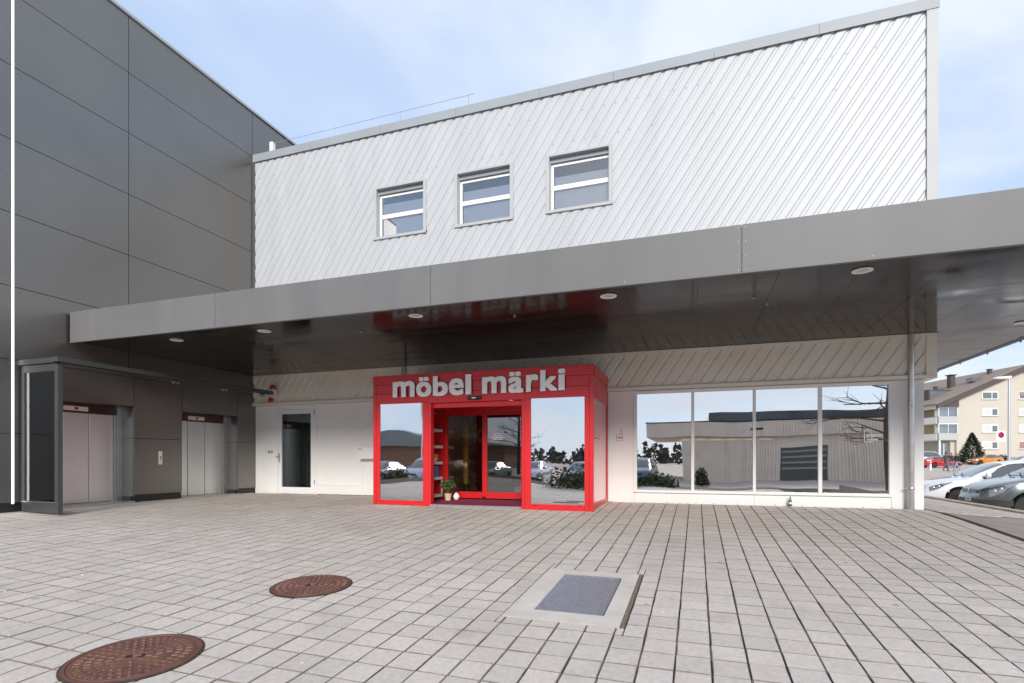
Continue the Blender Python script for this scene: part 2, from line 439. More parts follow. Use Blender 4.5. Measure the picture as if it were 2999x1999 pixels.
for n, (d, x, y, z, cut) in enumerate(stones):
    dzx = (zg(x + .1, y) - zg(x - .1, y)) / .2 + rng.uniform(-.006, .006)
    dzy = (zg(x, y + .1) - zg(x, y - .1)) / .2 + rng.uniform(-.006, .006)
    zj = rng.uniform(-.0025, .0025)
    if n < 300 and d < 1e5:
        pm = protos[n % 8]
        if cut[0]:
            v, f, m = stone_local(cut[0], cut[1], rng)
            pm = bpy.data.meshes.new('paving_stone'); pm.from_pydata([tuple(Vector(p) * U) for p in v], [], f)
            pm.materials.append(M_paver); pm.materials.append(M_paver_edge); pm.polygons.foreach_set('material_index', m); pm.update()
        o = bpy.data.objects.new('paving_stone', pm); col.objects.link(o); o.parent = plaza
        o.location = (x * U, y * U, (z + zj) * U); o.rotation_euler = (math.atan(dzy), -math.atan(dzx), rng.uniform(-.006, .006))
    else:
        v, f, m = stone_local(cut[0] or PX - .0085, cut[1] or PY - .005, rng)
        b = len(field.v)
        field.v += [(x + a, y + c, z + zj + e + a * dzx + c * dzy) for a, c, e in v]
        field.f += [tuple(b + t for t in q) for q in f]; field.m += m
tag(field.build('paving_field', [M_paver, M_paver_edge], plaza, fixn=False), kind='stuff')

# side pavement between shop and car park, asphalt apron, kerb
sp = MB()
rr = random.Random(5)
yy = 12.9
while yy < 30:
    xx = 4.72
    while xx < 7.05:
        if yy > 13.08 + .26 * (xx - 4.6):
            z = zg(xx + .13, yy + .2)
            sp.box(xx, xx + PX * 1.0 - .01, yy, yy + .44, z - .05, z + rr.uniform(-.002, .002))
        xx += PX
    yy += .45
tag(sp.build('side_pavement', M_paver, fixn=False), kind='structure')
ap = MB()
axs = [4.73, 5.2, 5.7, 6.3, 7.08]; ays = [-6, -3, 0, 2, 4, 6, 7, 8, 9, 10, 11, 12, 12.6]
for y in ays + [None]:
    for x in axs:
        yy = 13.06 + .26 * (x - 4.6) if y is None else y
        ap.v.append((x, yy, zg(x, yy) - .006))
for j in range(len(ays)):
    for i in range(len(axs) - 1):
        a = j * len(axs) + i; ap.f.append((a, a + 1, a + 1 + len(axs), a + len(axs))); ap.m.append(0)
tag(ap.build('asphalt_path', M_asph, fixn=False), kind='structure')
kb = MB().box(7.36, 7.4, -6, 40, -.9, -.3).build('kerb', M_kerb)
tag(kb, kind='structure')
kp = None
for q in range(40):
    y = -4 + q * 1.1
    if kp is None:
        z = zg(7.1, 13)
        kp = MB().box(7.10, 7.36, 0, 1.09, -.6, z + .065).build('kerb_stone', M_kerb, kb, bevel=.012); o = kp
    else:
        o = kp.copy(); col.objects.link(o); o.parent = kb
    o.location = (0, y * U, min(0, (zg(7.1, y + .5) - zg(7.1, 13)) * U))

# ------------------------------------------------------------------ drain and manhole covers
def tilt(x, y):
    a = (zg(x + .3, y) - zg(x - .3, y)) / .6; b = (zg(x, y + .3) - zg(x, y - .3)) / .6
    return (math.atan(b), -math.atan(a), 0)
def placed(root, x, y, dz=0):
    root.location = (x * U, y * U, (zg(x, y) + dz) * U); root.rotation_euler = tilt(x, y)
dr = thing('drain_grate', 'rectangular steel drain grate in a pale concrete surround', 'drain grate')
sx0, sx1, sy0, sy1 = -.59, .56, -.92, .91     # slab round its own centre
gx0, gx1, gy0, gy1 = -.325, .35, -.66, .68
for a in ((sx0, gx0 - .012, sy0, sy1), (gx1 + .012, sx1, sy0, sy1)):
    pass
m = MB()
m.box(sx0, gx0 - .012, sy0, sy1, -.08, .004).box(gx1 + .012, sx1 - .02, sy0, sy1, -.08, .004)
m.box(gx0 - .012, gx1 + .012, sy0, gy0 - .012, -.08, .0036).box(gx0 - .012, gx1 + .012, gy1 + .012, sy1, -.08, .0036)
m.build('concrete_surround', M_conc, dr)
B('gravel_joint', mat('gravel', (.17, .13, .10), .95, var=.6, vscale=60, bump=1.0, bscale=90), dr, sx1 - .02, sx1 + .022, sy0, sy1, -.08, -.003)
B('sump', M_dark, dr, gx0 - .012, gx1 + .012, gy0 - .012, gy1 + .012, -.3, -.07)
m = MB()
m.box(gx0, gx0 + .03, gy0, gy1, -.04, .006).box(gx1 - .03, gx1, gy0, gy1, -.04, .006).box(gx0 + .03, gx1 - .03, gy0, gy0 + .03, -.04, .006).box(gx0 + .03, gx1 - .03, gy1 - .03, gy1, -.04, .006)
m.build('frame', M_galv, dr)
m = MB()
nb = 22
for i in range(1, nb):
    x = gx0 + .03 + (gx1 - gx0 - .06) * i / nb
    m.box(x - .0055, x + .0055, gy0 + .03, gy1 - .03, -.035, .004)
nb = 34
for i in range(1, nb):
    y = gy0 + .03 + (gy1 - gy0 - .06) * i / nb
    m.box(gx0 + .03, gx1 - .03, y - .008, y + .008, -.034, .003)
for a in (gx0 + .03, gx1 - .09):
    for b in (gy0 + .03, gy1 - .09): m.box(a, a + .06, b, b + .06, -.03, .0045)
tag(m.build('grate_bars', M_galv, dr), kind='stuff')
placed(dr, -1.20, 5.84, -.001)
def manhole(x, y, r, rot, label, handle):
    t = thing('manhole_cover', label, 'manhole cover', group='rusty manhole covers in the paving')
    MB().lathe((0, 0, 0), [(r + .016, -.05), (r + .016, .001), (r + .004, .004), (r - .004, .004), (r - .012, -.004)], 56).build('joint_ring', M_joint, t, smooth=True)
    MB().lathe((0, 0, 0), [(r - .004, -.03), (r - .004, .008), (r - .03, .009), (r - .034, .003), (r - .045, .003), (r - .05, .008), (r - .06, .008), (0, .008)], 56).build('cover_plate', M_rust, t, smooth=True)
    m = MB()
    rl = random.Random(11)
    rad = .075
    ring = 0
    while rad < r - .085:
        n = int(2 * math.pi * rad / .052)
        for k in range(n):
            a = 2 * math.pi * (k + (ring % 2) * .5) / n
            if rl.random() < .04: continue
            l = .052; wd = .0125
            d = Vector((math.cos(a), math.sin(a), 0)); p = Vector((-d.y, d.x, 0)); c = d * (rad + l / 2)
            q = [c - d * l / 2 - p * wd, c + d * l / 2 - p * wd, c + d * l / 2 + p * wd, c - d * l / 2 + p * wd]
            q2 = [c - d * (l / 2 - .006) - p * (wd - .004), c + d * (l / 2 - .006) - p * (wd - .004), c + d * (l / 2 - .006) + p * (wd - .004), c - d * (l / 2 - .006) + p * (wd - .004)]
            m.add([(v.x, v.y, .007) for v in q] + [(v.x, v.y, .014) for v in q2], [(4, 5, 6, 7), (0, 1, 5, 4), (1, 2, 6, 5), (2, 3, 7, 6), (3, 0, 4, 7)])
        rad += .068; ring += 1
    tag(m.build('raised_lugs', M_rust2, t), kind='stuff')
    for s in (-1, 1):
        MB().lathe((s * .042, 0, 0), [(.03, .0085), (.03, .011), (0, .011)], 14).build('lifting_slot', M_dark, t)
    B('lifting_bar', M_steel2 if handle else M_rust2, t, -.014, .05, -.012, .012, .009, .022)
    for k in range(4):
        a = k * math.pi / 2 + .5
        MB().lathe(((r - .085) * math.cos(a), (r - .085) * math.sin(a), 0), [(.026, .008), (.026, .0125), (.016, .014), (0, .014)], 12).build('lock_boss', M_rust, t)
    placed(t, x, y, .006)
    t.rotation_euler = (t.rotation_euler.to_matrix() @ Matrix.Rotation(rot, 3, 'Z')).to_euler()
manhole(*MH[0], 0.5, 'large rusty round manhole cover at the front left corner of the paving', False)
manhole(*MH[1], 0.9, 'rusty round manhole cover farther back, left of the drain grate', True)

# ------------------------------------------------------------------ dark building on the left
XL = -13.42
db = thing('dark_building', 'tall anthracite panel-clad building with two steel lifts, left of the shop', 'building', (XL, 9, 0))
body = MB()
O1, O2, OT, OD = (7.86, 9.76), (11.10, 13.0), 2.40, .47     # lift openings
xb = XL - .035
body.box(-30, xb, 5.3, 40, 3.0, 12.14)
body.box(-30, xb, 5.3, O1[0], -1, 3.0).box(-30, xb, O1[1], O2[0], -.5, 3.0).box(-30, xb, O2[1], 40, -.5, 3.0)
body.box(-30, XL - OD - .06, O1[0], O1[1], -.5, 3.0).box(-30, XL - OD - .06, O2[0], O2[1], -.5, 3.0)
body.build('core_wall', M_black, db)
rows = [.16, 1.60, 3.13, 4.65, 6.17, 7.69, 9.22, 10.73, 12.15]
cols = [5.3, 7.21, 9.62, 13.58, 17.5, 21.4]
gp = .007
riv = MB()
def rivet(y, z):
    riv.lathe((XL + .001, y, z), [(.009, -.001), (.008, .004), (0, .0045)], 6, axis='x')
def panel(y0, y1, z0, z1, rv=True):
    MB().box(XL - .03, XL, y0 + gp, y1 - gp, z0 + gp, z1 - gp).build('facade_panel', M_panel, db)
    if rv:
        n = max(1, round((y1 - y0) / 1.1))
        for i in range(n + 1):
            yy = y0 + .07 + (y1 - y0 - .14) * i / n
            for zz in (z0 + .09, (z0 + z1) / 2, z1 - .09): rivet(yy, zz)
for r in range(2, 8):
    for c in range(len(cols) - 1):
        y0, y1 = cols[c], cols[c + 1]
        if c == 0: y1 = 7.185
        if c == 1: y0 = 7.24
        if y0 > 13.6 and rows[r + 1] < 10: continue
        panel(y0, y1, rows[r], rows[r + 1])
for z0, z1 in ((.16, 1.60), (1.60, 3.13)):
    for y0, y1 in ((5.3, 7.185), (7.24, O1[0]), (O1[1], O2[0]), (O2[1], 13.75)):
        panel(y0, y1, z0, z1, y0 < 7.5)
panel(O1[0], O1[1], OT, 3.13, False); panel(O2[0], O2[1], OT, 3.13, False)
tag(riv.build('rivets', M_rivet, db), kind='stuff')
for y0, y1 in ((5.3, O1[0]), (O1[1] + .0, O2[0]), (O2[1], 13.7)):
    B('plinth', M_black, db, XL - .10, XL - .05, y0, y1, -.3, .16)
for (a, b) in (O1, O2):                                        # reveals
    for z0, z1 in ((.12, 1.60), (1.60, OT)):
        B('reveal_panel', M_panel, db, XL - OD, XL - .033, b - .002, b + .03, z0 + gp, z1 - gp)
        B('reveal_panel', M_panel, db, XL - OD, XL - .033, a - .03, a + .002, z0 + gp, z1 - gp)
    B('reveal_soffit', M_panel, db, XL - OD, XL - .033, a, b, OT, OT + .03)
B('roof_edge', M_wtrim, db, XL - .3, XL + .045, 5.26, 30, 12.15, 12.22)
B('light_strip', M_led, db, XL - .02, XL + .008, 7.198, 7.228, .14, 12.14)
def lift(a, b, nm):
    xd = XL - OD
    zb = max(zg(XL, (a + b) / 2), -.06)
    lf = B('lift_door', M_steel2, db, xd - .05, xd - .035, a, b, 0, 2.4)
    y0, y1 = a + .0, b - .20
    w3 = (y1 - y0) / 3
    for i in range(3):
        st = (.0, .012, .024)[i]
        B('door_leaf', M_steel, lf, xd - .034 + st * .6, xd - .012 + st * .6, y0 + i * w3 + .006, y0 + (i + 1) * w3 - .006, .03, 2.17, bevel=.004)
    B('header', M_header, lf, xd - .034, xd + .02, y0, y1 + .03, 2.175, 2.395)
    B('door_jamb', M_steel2, lf, xd - .034, xd + .03, y1 + .005, y1 + .05, .0, 2.17)
    B('door_jamb', M_frame if False else M_steel2, lf, xd - .034, xd + .06, y1 + .06, y1 + .195, .0, 2.395)
    ym = (y0 + y1) / 2 - .02
    B('indicator', M_display, lf, xd + .021, xd + .028, ym - .27, ym + .27, 2.215, 2.32)
    B('indicator_number', M_disp2, lf, xd + .029, xd + .032, ym - .03, ym + .05, 2.24, 2.30)
    B('sill_plate', M_steel2, lf, xd - .03, XL + .03, a, b, -.04, .016)
lift(O1[0], O1[1], 1)
lift(O2[0], O2[1], 2)
cb = B('call_panel', M_display, db, XL, XL + .012, 10.41, 10.51, .93, 1.28, bevel=.003)
for z in (1.07, 1.12): B('call_button', M_black, cb, XL + .013, XL + .018, 10.445, 10.475, z, z + .03)

# ------------------------------------------------------------------ folding glass screen with overhead track
fs = thing('folding_glass_screen', 'folded glass security screen with dark metal frame beside the lifts', 'folding screen', (-12.8, 7.42, 0))
zb = -.06
for i, dy in enumerate((0,)):
    y0 = 7.33 + dy; y1 = y0 + .05
    xa, xb2 = -13.36, -12.26 - .0 * i
    m = MB()
    m.box(xa, xa + .075, y0, y1, zb + .03, 3.02).box(xb2 - .075, xb2, y0, y1, zb + .03, 3.02)
    m.box(xa + .075, xb2 - .075, y0, y1, zb + .03, zb + .24).box(xa + .075, xb2 - .075, y0, y1, 2.86, 3.02)
    fr = m.build('screen_leaf', M_screen, fs, bevel=.004)
    B('pane', G_screen, fr, xa + .075, xb2 - .075, y0 + .018, y0 + .026, zb + .24, 2.86)
B('end_post', M_screen, fs, -12.255, -12.19, 7.30, 7.40, zb + .01, 2.98, bevel=.004)
B('bottom_rail', M_steel2, fs, -13.36, -12.27, 7.315, 7.329, zb + .235, zb + .255)
B('top_cap', M_screen, fs, -13.42, -12.28, 7.29, 7.45, 3.025, 3.13)
tr = B('overhead_track', M_screen, fs, -12.27, -12.12, 7.25, 13.08, 3.03, 3.13, bevel=.004)
B('track_slot', M_dark, tr, -12.22, -12.17, 7.26, 13.0, 3.02, 3.028)
for y in (9.9, 11.35, 12.7):
    for d in (-.05, .05):
        MB().lathe((-12.19, y + d, 2.965), [(0, -.03), (.032, -.03), (.032, .03), (0, .03)], 12, axis='x').build('roller', M_steel2, tr, smooth=True)
    B('hanger', M_screen, tr, -12.205, -12.185, y - .07, y + .07, 2.94, 3.02)

# ------------------------------------------------------------------ white shop building
YF = 13.64
wb = thing('shop_building', 'white shop building with diagonal corrugated cladding and glazed ground floor', 'building', (-4, 14, 0))
def clip(poly, x0, x1, z0, z1):
    for ax, lim, sg in ((0, x0, 1), (0, x1, -1), (1, z0, 1), (1, z1, -1)):
        o = []
        for i in range(len(poly)):
            a, b = poly[i], poly[(i + 1) % len(poly)]
            da, d2 = sg * (a[ax] - lim), sg * (b[ax] - lim)
            if da >= 0: o.append(a)
            if (da > 0 > d2) or (da < 0 < d2):
                t = da / (da - d2); o.append((a[0] + (b[0] - a[0]) * t, a[1] + (b[1] - a[1]) * t))
        poly = o
        if len(poly) < 3: return None
    return poly
SL = .66; PIT = .2815
def corrugated(name, rects, yf, q0, q1, per, m, parent, prof, jit=.0025, slope=SL):
    made = []
    n = int(round((q1 - q0) / PIT))
    zmin = min(r[2] for r in rects); zmax = max(r[3] for r in rects)
    s = 0
    while s < n:
        mb = MB(); off = random.uniform(-jit, jit)
        for i in range(s, min(s + per, n)):
            for (a, ya), (b, yb) in zip(prof, prof[1:]):
                qa, qb = q0 + (i + a) * PIT, q0 + (i + b) * PIT
                strip = [(qa + slope * zmin, zmin), (qb + slope * zmin, zmin), (qb + slope * zmax, zmax), (qa + slope * zmax, zmax)]
                for r in rects:
                    p = clip(strip, *r)
                    if not p: continue
                    vs = []
                    for X, Z in p:
                        q = X - slope * Z; t = (q - qa) / (qb - qa)
                        vs.append((X, yf + off + ya + (yb - ya) * t, Z))
                    mb.add(vs, [tuple(range(len(vs)))])
        if mb.v: made.append(mb.build(name, m, parent, fixn=False))
        s += per
    return made
DP = .023
prof = [(0, 0), (.58, 0), (.69, DP), (.89, DP), (1.0, 0)]
WIN = [(-8.94, -7.24), (-6.35, -4.64), (-3.72, -2.0)]
WZ = (7.51, 9.01)
wx = [-13.36] + [v for p in WIN for v in p] + [4.66]
rects = [(-13.36, 4.66, WZ[1], 10.62), (-13.36, 4.66, 4.0, WZ[0])] + [(wx[i], wx[i + 1], *WZ) for i in (0, 2, 4, 6)]
corrugated('cladding_sheet', rects, YF, -20.6, 2.3, 4, M_white, wb, prof)
core = MB()
yb_ = YF + DP + .02
core.box(-13.36, 4.6, yb_ + .22, 30, 3.74, 10.5)
for i in (0, 2, 4, 6): core.box(wx[i], wx[i + 1], yb_, yb_ + .22, *WZ)
core.box(-13.36, 4.6, yb_, yb_ + .22, 3.74, WZ[0]).box(-13.36, 4.6, yb_, yb_ + .22, WZ[1], 10.5)
core.build('inner_wall', M_dark, wb)
px = [-13.62, -11.17, -8.72, -6.3, -3.9, -1.97, .4, 2.6, 4.84]
for a, b in zip(px, px[1:]):
    MB().prism([(YF - .05, 10.56), (YF - .05, 10.80), (YF + .25, 10.83), (YF + .25, 10.76), (YF - .03, 10.74), (YF - .03, 10.56)], 'x', a + .003, b - .003).build('parapet_flashing', M_wdark, wb)
B('corner_trim', M_wtrim, wb, 4.615, 4.82, YF - .035, YF + .3, 5.98, 10.555)
B('corner_trim', M_wtrim, wb, 4.615, 4.82, YF - .033, YF + .3, 4.0, 5.972)
B('corner_side', M_white, wb, 4.66, 4.80, YF + .31, 30, 4.0, 10.5)
B('end_post', M_panel, wb, -13.55, -13.36, YF - .06, YF + .2, 4.0, 10.54)
B('end_post_flange', M_screen, wb, -13.42, -13.38, YF - .075, YF - .06, 4.0, 10.54)
scr = MB()
for k in range(64):                               # screw heads in two loose rows
    q = -20.3 + k * PIT + .23
    for zz in (10.1, 9.35, 6.6):
        x = q + SL * zz
        if -13.2 < x < 4.5 and random.random() < .45: scr.lathe((x - .06, YF - .001, zz - .06), [(.009, -.002), (.009, .005), (0, .005)], 6, axis='y')
tag(scr.build('screw_heads', M_rivet, wb), kind='stuff')
def upper_window(a, b, blind):
    z0, z1 = WZ
    m = MB(); t = .095
    y = YF - .03
    m.box(a - .01, a + t - .01, y, YF + .09, z0, z1).box(b - t + .01, b + .01, y, YF + .09, z0, z1)
    m.box(a - .01, b + .01, y - .012, YF + .09, z0 - .02, z0 + .055).box(a + t - .01, b - t + .01, y, YF + .09, z1 - .045, z1 + .01)
    wn = m.build('window', M_wtrim, wb)
    i0, i1 = a + t - .008, b - t + .008
    B('reveal', M_wtrim, wn, i0, i0 + .012, YF + .09, YF + .21, z0 + .055, z1 - .045)
    B('reveal', M_wtrim, wn, i1 - .012, i1, YF + .09, YF + .21, z0 + .055, z1 - .045)
    B('blind_box', M_wdark, wn, i0 + .013, i1 - .013, YF + .09, YF + .19, z1 - .16, z1 - .046)
    B('sash_rail', M_frame, wn, i0 + .013, i1 - .013, YF + .15, YF + .20, 8.15, 8.27, bevel=.004)
    B('sash_rail', M_frame, wn, i0 + .013, i1 - .013, YF + .15, YF + .20, z1 - .24, z1 - .17, bevel=.004)
    B('sash_stile', M_frame, wn, i0 + .013, i0 + .07, YF + .151, YF + .199, z0 + .056, z1 - .241)
    B('pane', G_up, wn, i0 + .07, i1 - .013, YF + .165, YF + .175, 8.27, z1 - .24)
    B('pane', G_up, wn, i0 + .07, i1 - .013, YF + .165, YF + .175, z0 + .056, 8.15)
    B('roller_blind', M_frame, wn, i0 + .09, i1 - .02, YF + .21, YF + .22, z0 + .06, z1 - .35 - blind)
for q, (a, b) in enumerate(WIN): upper_window(a, b, (.06, .10, .14)[q])

# roof safety line
rs = thing('roof_safety_line', 'thin steel roof safety line on short posts along the shop parapet', 'safety line', (-9, YF + .2, 10.8))
B('end_stanchion', M_frame, rs, -12.92, -12.80, YF + .14, YF + .26, 10.8, 11.22)
for x in (-10.49, -8.18, -6.02): MB().tube([(x, YF + .2, 10.78), (x, YF + .2, 11.27)], .007, 6).build('post', M_wdark, rs)
MB().tube([(-13.05, YF + .2, 11.19), (-5.85, YF + .2, 11.25)], .006, 6).build('cable', M_wdark, rs)

# lower band of cladding
YB = 13.62
bandp = [(0, 0), (.62, 0), (.68, .034), (.88, .034), (1.0, .0)]
bandp = [(0, 0), (.66, 0), (.72, .034), (.93, .034), (1.0, 0)]
corrugated('band_sheet', [(-13.44, 4.60, 2.875, 3.672)], YB, -15.9, 2.8, 4, M_cream, wb, bandp, jit=.001)
B('band_backing', M_cream, wb, -13.44, 4.62, YB + .04, YB + .1, 2.8, 3.74)
B('band_top_trim', M_cream, wb, -13.44, 4.79, YB - .02, YB + .038, 3.674, 3.732)
B('band_bottom_trim', M_cream, wb, -13.44, 4.79, YB - .045, YB + .038, 2.775, 2.855)
B('band_end_trim', M_cream, wb, 4.602, 4.792, YB - .022, YB + .25, 2.857, 3.672)
B('band_end_soffit', M_cream, wb, 4.62, 4.79, YB + .04, 26, 2.775, 3.70)
# lower wall
YW = 13.72
def wp(x0, x1, z0, z1, nm='wall_panel', dy=0, m=None):
    return B(nm, m or M_wall, wb, x0, x1, YW + dy, YW + .12 + dy, z0, z1)
wp(-13.44, -12.60, -.05, 2.774); wp(-12.60, -11.06, 2.70, 2.774)
wp(-11.06, -9.42, .0, .27, 'base_panel', .01); wp(-11.06, -9.45, .27, 2.774, 'wall_panel', .02)
pf = B('panel_frame', M_frame, wb, -11.03, -9.47, YW + .004, YW + .0195, .28, .31)
B('panel_frame', M_frame, wb, -11.03, -9.47, YW + .004, YW + .0195, 2.665, 2.70)
B('panel_frame', M_frame, wb, -11.06, -11.03, YW + .004, YW + .0195, .28, 2.70)
B('panel_frame', M_frame, wb, -9.47, -9.42, YW - .004, YW + .0195, .0, 2.70)
wp(-9.418, -7.60, .0, 2.774); wp(-2.12, -1.47, -.05, 2.774)
wp(-1.47, 4.01, -.05, .244, 'base_panel'); wp(4.01, 4.60, -.05, 2.774)
for x in (-1.47, 1.28, 4.01): B('panel_joint', M_wtrim, wb, x - .004, x + .004, YW - .002, YW - .0005, 0, .24)
B('side_wall', M_wall, wb, 4.50, 4.60, YW + .13, 26, -.3, 2.774)
# service door
sd = MB()
sd.box(-12.60, -12.525, YW - .012, YW + .12, -.04, 2.70).box(-11.125, -11.06, YW - .012, YW + .12, -.04, 2.70).box(-12.525, -11.125, YW - .012, YW + .12, 2.635, 2.70)
door = sd.build('service_door', M_frame, wb)
m = MB()
m.box(-12.52, -12.385, YW, YW + .06, -.01, 2.625).box(-11.275, -11.13, YW, YW + .06, -.01, 2.625).box(-12.385, -11.275, YW, YW + .06, -.01, .20).box(-12.385, -11.275, YW, YW + .06, 2.49, 2.625)
m.build('door_leaf', M_frame, door, bevel=.003)
B('pane', G_door, door, -12.385, -11.275, YW + .025, YW + .035, .20, 2.49)
h = B('handle_plate', M_steel2, door, -12.50, -12.44, YW - .014, YW - .001, .98, 1.26, bevel=.003)
MB().tube([(-12.47, YW - .014, 1.15), (-12.47, YW - .07, 1.15), (-12.57, YW - .072, 1.15)], .012, 8).build('lever', M_steel2, h)
for z in (2.45, .3): B('hinge', M_steel2, door, -11.128, -11.10, YW - .03, YW - .013, z, z + .14)
for x in (-12.88, -12.77): MB().lathe((x, YW - .001, 1.306), [(.048, 0), (.045, -.012), (0, -.014)], 16, axis='y').build('key_switch', M_steel2, wb, smooth=True)
B('door_back_room', M_room, wb, -12.6, -11.0, YW + 1.4, YW + 1.5, 0, 2.7)
# shop window
m = MB()
sw0, sw1, sz0, sz1 = -1.47, 4.01, .245, 2.757
m.box(sw0, sw1, YW - .035, YW + .08, sz1 - .068, sz1).box(sw0, sw1, YW - .05, YW + .08, sz0, sz0 + .062)
P4 = [(-1.40, -.115), (-.046, 1.25), (1.314, 2.60), (2.677, 3.96)]
edges = [sw0] + [v for p in P4 for v in p] + [sw1]
for i in range(0, 10, 2): m.box(edges[i], edges[i + 1], YW - .034, YW + .08, sz0 + .062, sz1 - .068)
sw = m.build('shop_window', M_frame, wb, bevel=.003)
for a, b in P4: B('pane', G_shop, sw, a, b, YW + .01, YW + .022, sz0 + .062, sz1 - .068)
B('window_head', M_wall, wb, sw0, sw1, YW - .001, YW + .12, sz1 + .001, 2.774)
# downpipes
for x, nm in ((4.325, 0), (-7.93, 1)):
    dp = MB().tube([(x, YW - .13, -.03), (x, YW - .13, 3.73)], .062, 18).build('downpipe', M_pipe, wb, smooth=True)
    for z in (.44, 2.2): MB().lathe((x, YW - .13, z), [(.066, -.02), (.069, -.015), (.069, .015), (.066, .02)], 18).build('pipe_clamp', M_steel2, dp, smooth=True)
    MB().tube([(x - .06, YW - .13, .44), (x - .10, YW - .14, .44)], .018, 8).build('clamp_bolt', M_steel2, dp)
# small notice on wall
st = B('wall_notice', M_letter, wb, -1.90, -1.76, YW - .004, YW - .001, 1.54, 1.68)

# text helper ------------------------------------------------------------
def glyph(ch, offset, ext):
    cu = bpy.data.curves.new('t', 'FONT'); cu.body = ch; cu.offset = offset; cu.extrude = ext; cu.resolution_u = 4; cu.bevel_depth = 0
    o = bpy.data.objects.new('t', cu); col.objects.link(o)
    bpy.context.view_layer.update()
    me = bpy.data.meshes.new_from_object(o.evaluated_get(bpy.context.evaluated_depsgraph_get()))
    bpy.data.objects.remove(o); bpy.data.curves.remove(cu)
    return me
def put_text(name, ch, parent, box, y, m, offset=0.0, depth=.05, k=U):
    """fit the glyphs of ch into box (x0,x1,z0,z1) on the plane y, facing -Y; offset thickens the strokes"""
    me = glyph(ch, 0, .05)
    bm = bmesh.new(); bm.from_mesh(me)
    base = list(bm.verts) + list(bm.edges) + list(bm.faces)
    if offset:
        st_ = [(dx_, dz_) for dx_ in (-1, -.33, .33, 1) for dz_ in (-.7, 0, .7)]
        for n_, (dx_, dz_) in enumerate(st_):
            if n_ == 0:
                first = (dx_, dz_); continue
            r_ = bmesh.ops.duplicate(bm, geom=base)
            for e_ in r_['geom']:
                if isinstance(e_, bmesh.types.BMVert):
                    e_.co.x += dx_ * offset; e_.co.y += dz_ * offset
                    if e_.co.z > 0: e_.co.z += n_ * .0012
        for e_ in base:
            if isinstance(e_, bmesh.types.BMVert): e_.co.x += first[0] * offset; e_.co.y += first[1] * offset
    bm.to_mesh(me); bm.free()
    xs_ = [v.co.x for v in me.vertices]; ys_ = [v.co.y for v in me.vertices]
    x0, x1, z0, z1 = box
    o3 = Vector(ORG[parent.name])
    gx_, gw_, gy_, gh_ = min(xs_), max(xs_) - min(xs_), min(ys_), max(ys_) - min(ys_)
    for v in me.vertices:
        a = (v.co.x - gx_) / gw_; b = (v.co.y - gy_) / gh_; c = (v.co.z + .05) / .1
        v.co = Vector((x0 + (x1 - x0) * a, y - depth * c, z0 + (z1 - z0) * b)) * k - o3
    me.name = name
    me.materials.clear(); me.materials.append(m)
    o = bpy.data.objects.new(name, me); col.objects.link(o); o.parent = parent; ORG[o.name] = tuple(o3)
    return o
M_ink = mat('ink_red', (0.30, 0.03, 0.05), 0.6)
M_ink2 = mat('ink_dark', (0.05, 0.04, 0.04), 0.6)
put_text('notice_number', '450', st, (-1.89, -1.77, 1.575, 1.645), YW - .0045, M_ink2, .02, .002)
for a, b in (((-1.90, -1.76), (1.68, 1.69)), ((-1.90, -1.76), (1.53, 1.54))):
    B('notice_border', M_ink, st, a[0], a[1], YW - .005, YW - .001, b[0], b[1])
for x in (-1.91, -1.76): B('notice_border', M_ink, st, x, x + .01, YW - .005, YW - .001, 1.54, 1.68)
for i in range(4): B('notice_line', M_wtrim, wb, -1.82, -1.76, YW - .003, YW - .001, 1.71 + i * .028, 1.724 + i * .028)
put_text('window_lettering', 'cr\u00e9ation', sw, (3.545, 3.845, 1.555, 1.65), YW + .008, M_letter, .025, .002)
put_text('window_lettering', 'suisse', sw, (3.545, 3.765, 1.475, 1.535), YW + .008, M_letter, .025, .002)
m = MB().box(3.50, 3.514, YW + .006, YW + .008, 1.44, 1.70).box(3.514, 3.66, YW + .006, YW + .008, 1.44, 1.454).box(3.514, 3.60, YW + .006, YW + .008, 1.686, 1.70)
m.build('window_bracket', M_letter, sw)

# ------------------------------------------------------------------ canopy
YC, ZC0, ZC1, ZS = 8.25, 3.70, 4.38, 3.738
XR = 6.72
cp = thing('entrance_canopy', 'wide grey flat canopy with glossy dark underside over the shop front', 'canopy', (-3, 10, ZC0))
fx = [-13.36, -9.1, -4.30, .61, 5.4, XR]
fr_ = MB()
for a, b in zip(fx, fx[1:]):
    p = MB().box(a + .004, b - .004, YC, YC + .03, ZC0, ZC1).build('fascia_panel', M_fascia, cp)
    for xx in (a + .05, b - .05):
        for zz in (ZC0 + .04, ZC0 + .24, ZC0 + .44, ZC1 - .04): fr_.lathe((xx, YC + .001, zz), [(.006, .001), (.005, -.004), (0, -.005)], 6, axis='y')
    n = 3
    for i in range(1, n): fr_.lathe((a + (b - a) * i / n, YC + .001, ZC0 + .04), [(.007, .001), (.006, -.005), (0, -.006)], 6, axis='y')
tag(fr_.build('fascia_rivets', M_riv2, cp), kind='stuff')
B('fascia_lip', M_fascia, cp, -13.36, XR, YC - .012, YC + .05, ZC0 - .012, ZC0 - .001)
B('drip_edge', M_black, cp, -13.36, XR, YC + .05, YC + .11, ZC0 + .0, ZC0 + .03)
B('roof_deck', M_fascia, cp, -13.36, XR, YC + .031, 13.60, ZC0 + .05, ZC1 - .02)
B('roof_deck', M_fascia, cp, 4.83, XR, 13.60, 30, ZC0 + .05, ZC1 - .02)
sx = [-13.36] + [.02 + k * 1.105 for k in range(-12, 7)]
sx[1:] = [x for x in sx[1:] if x < XR - .2] + [XR]
sy = [YC + .11, 10.2, 12.0, 13.60]
lights = [(-10.99, 8.95), (-8.49, 8.91), (-4.93, 8.88), (-1.36, 8.84), (2.225, 8.81), (6.04, 13.17)]
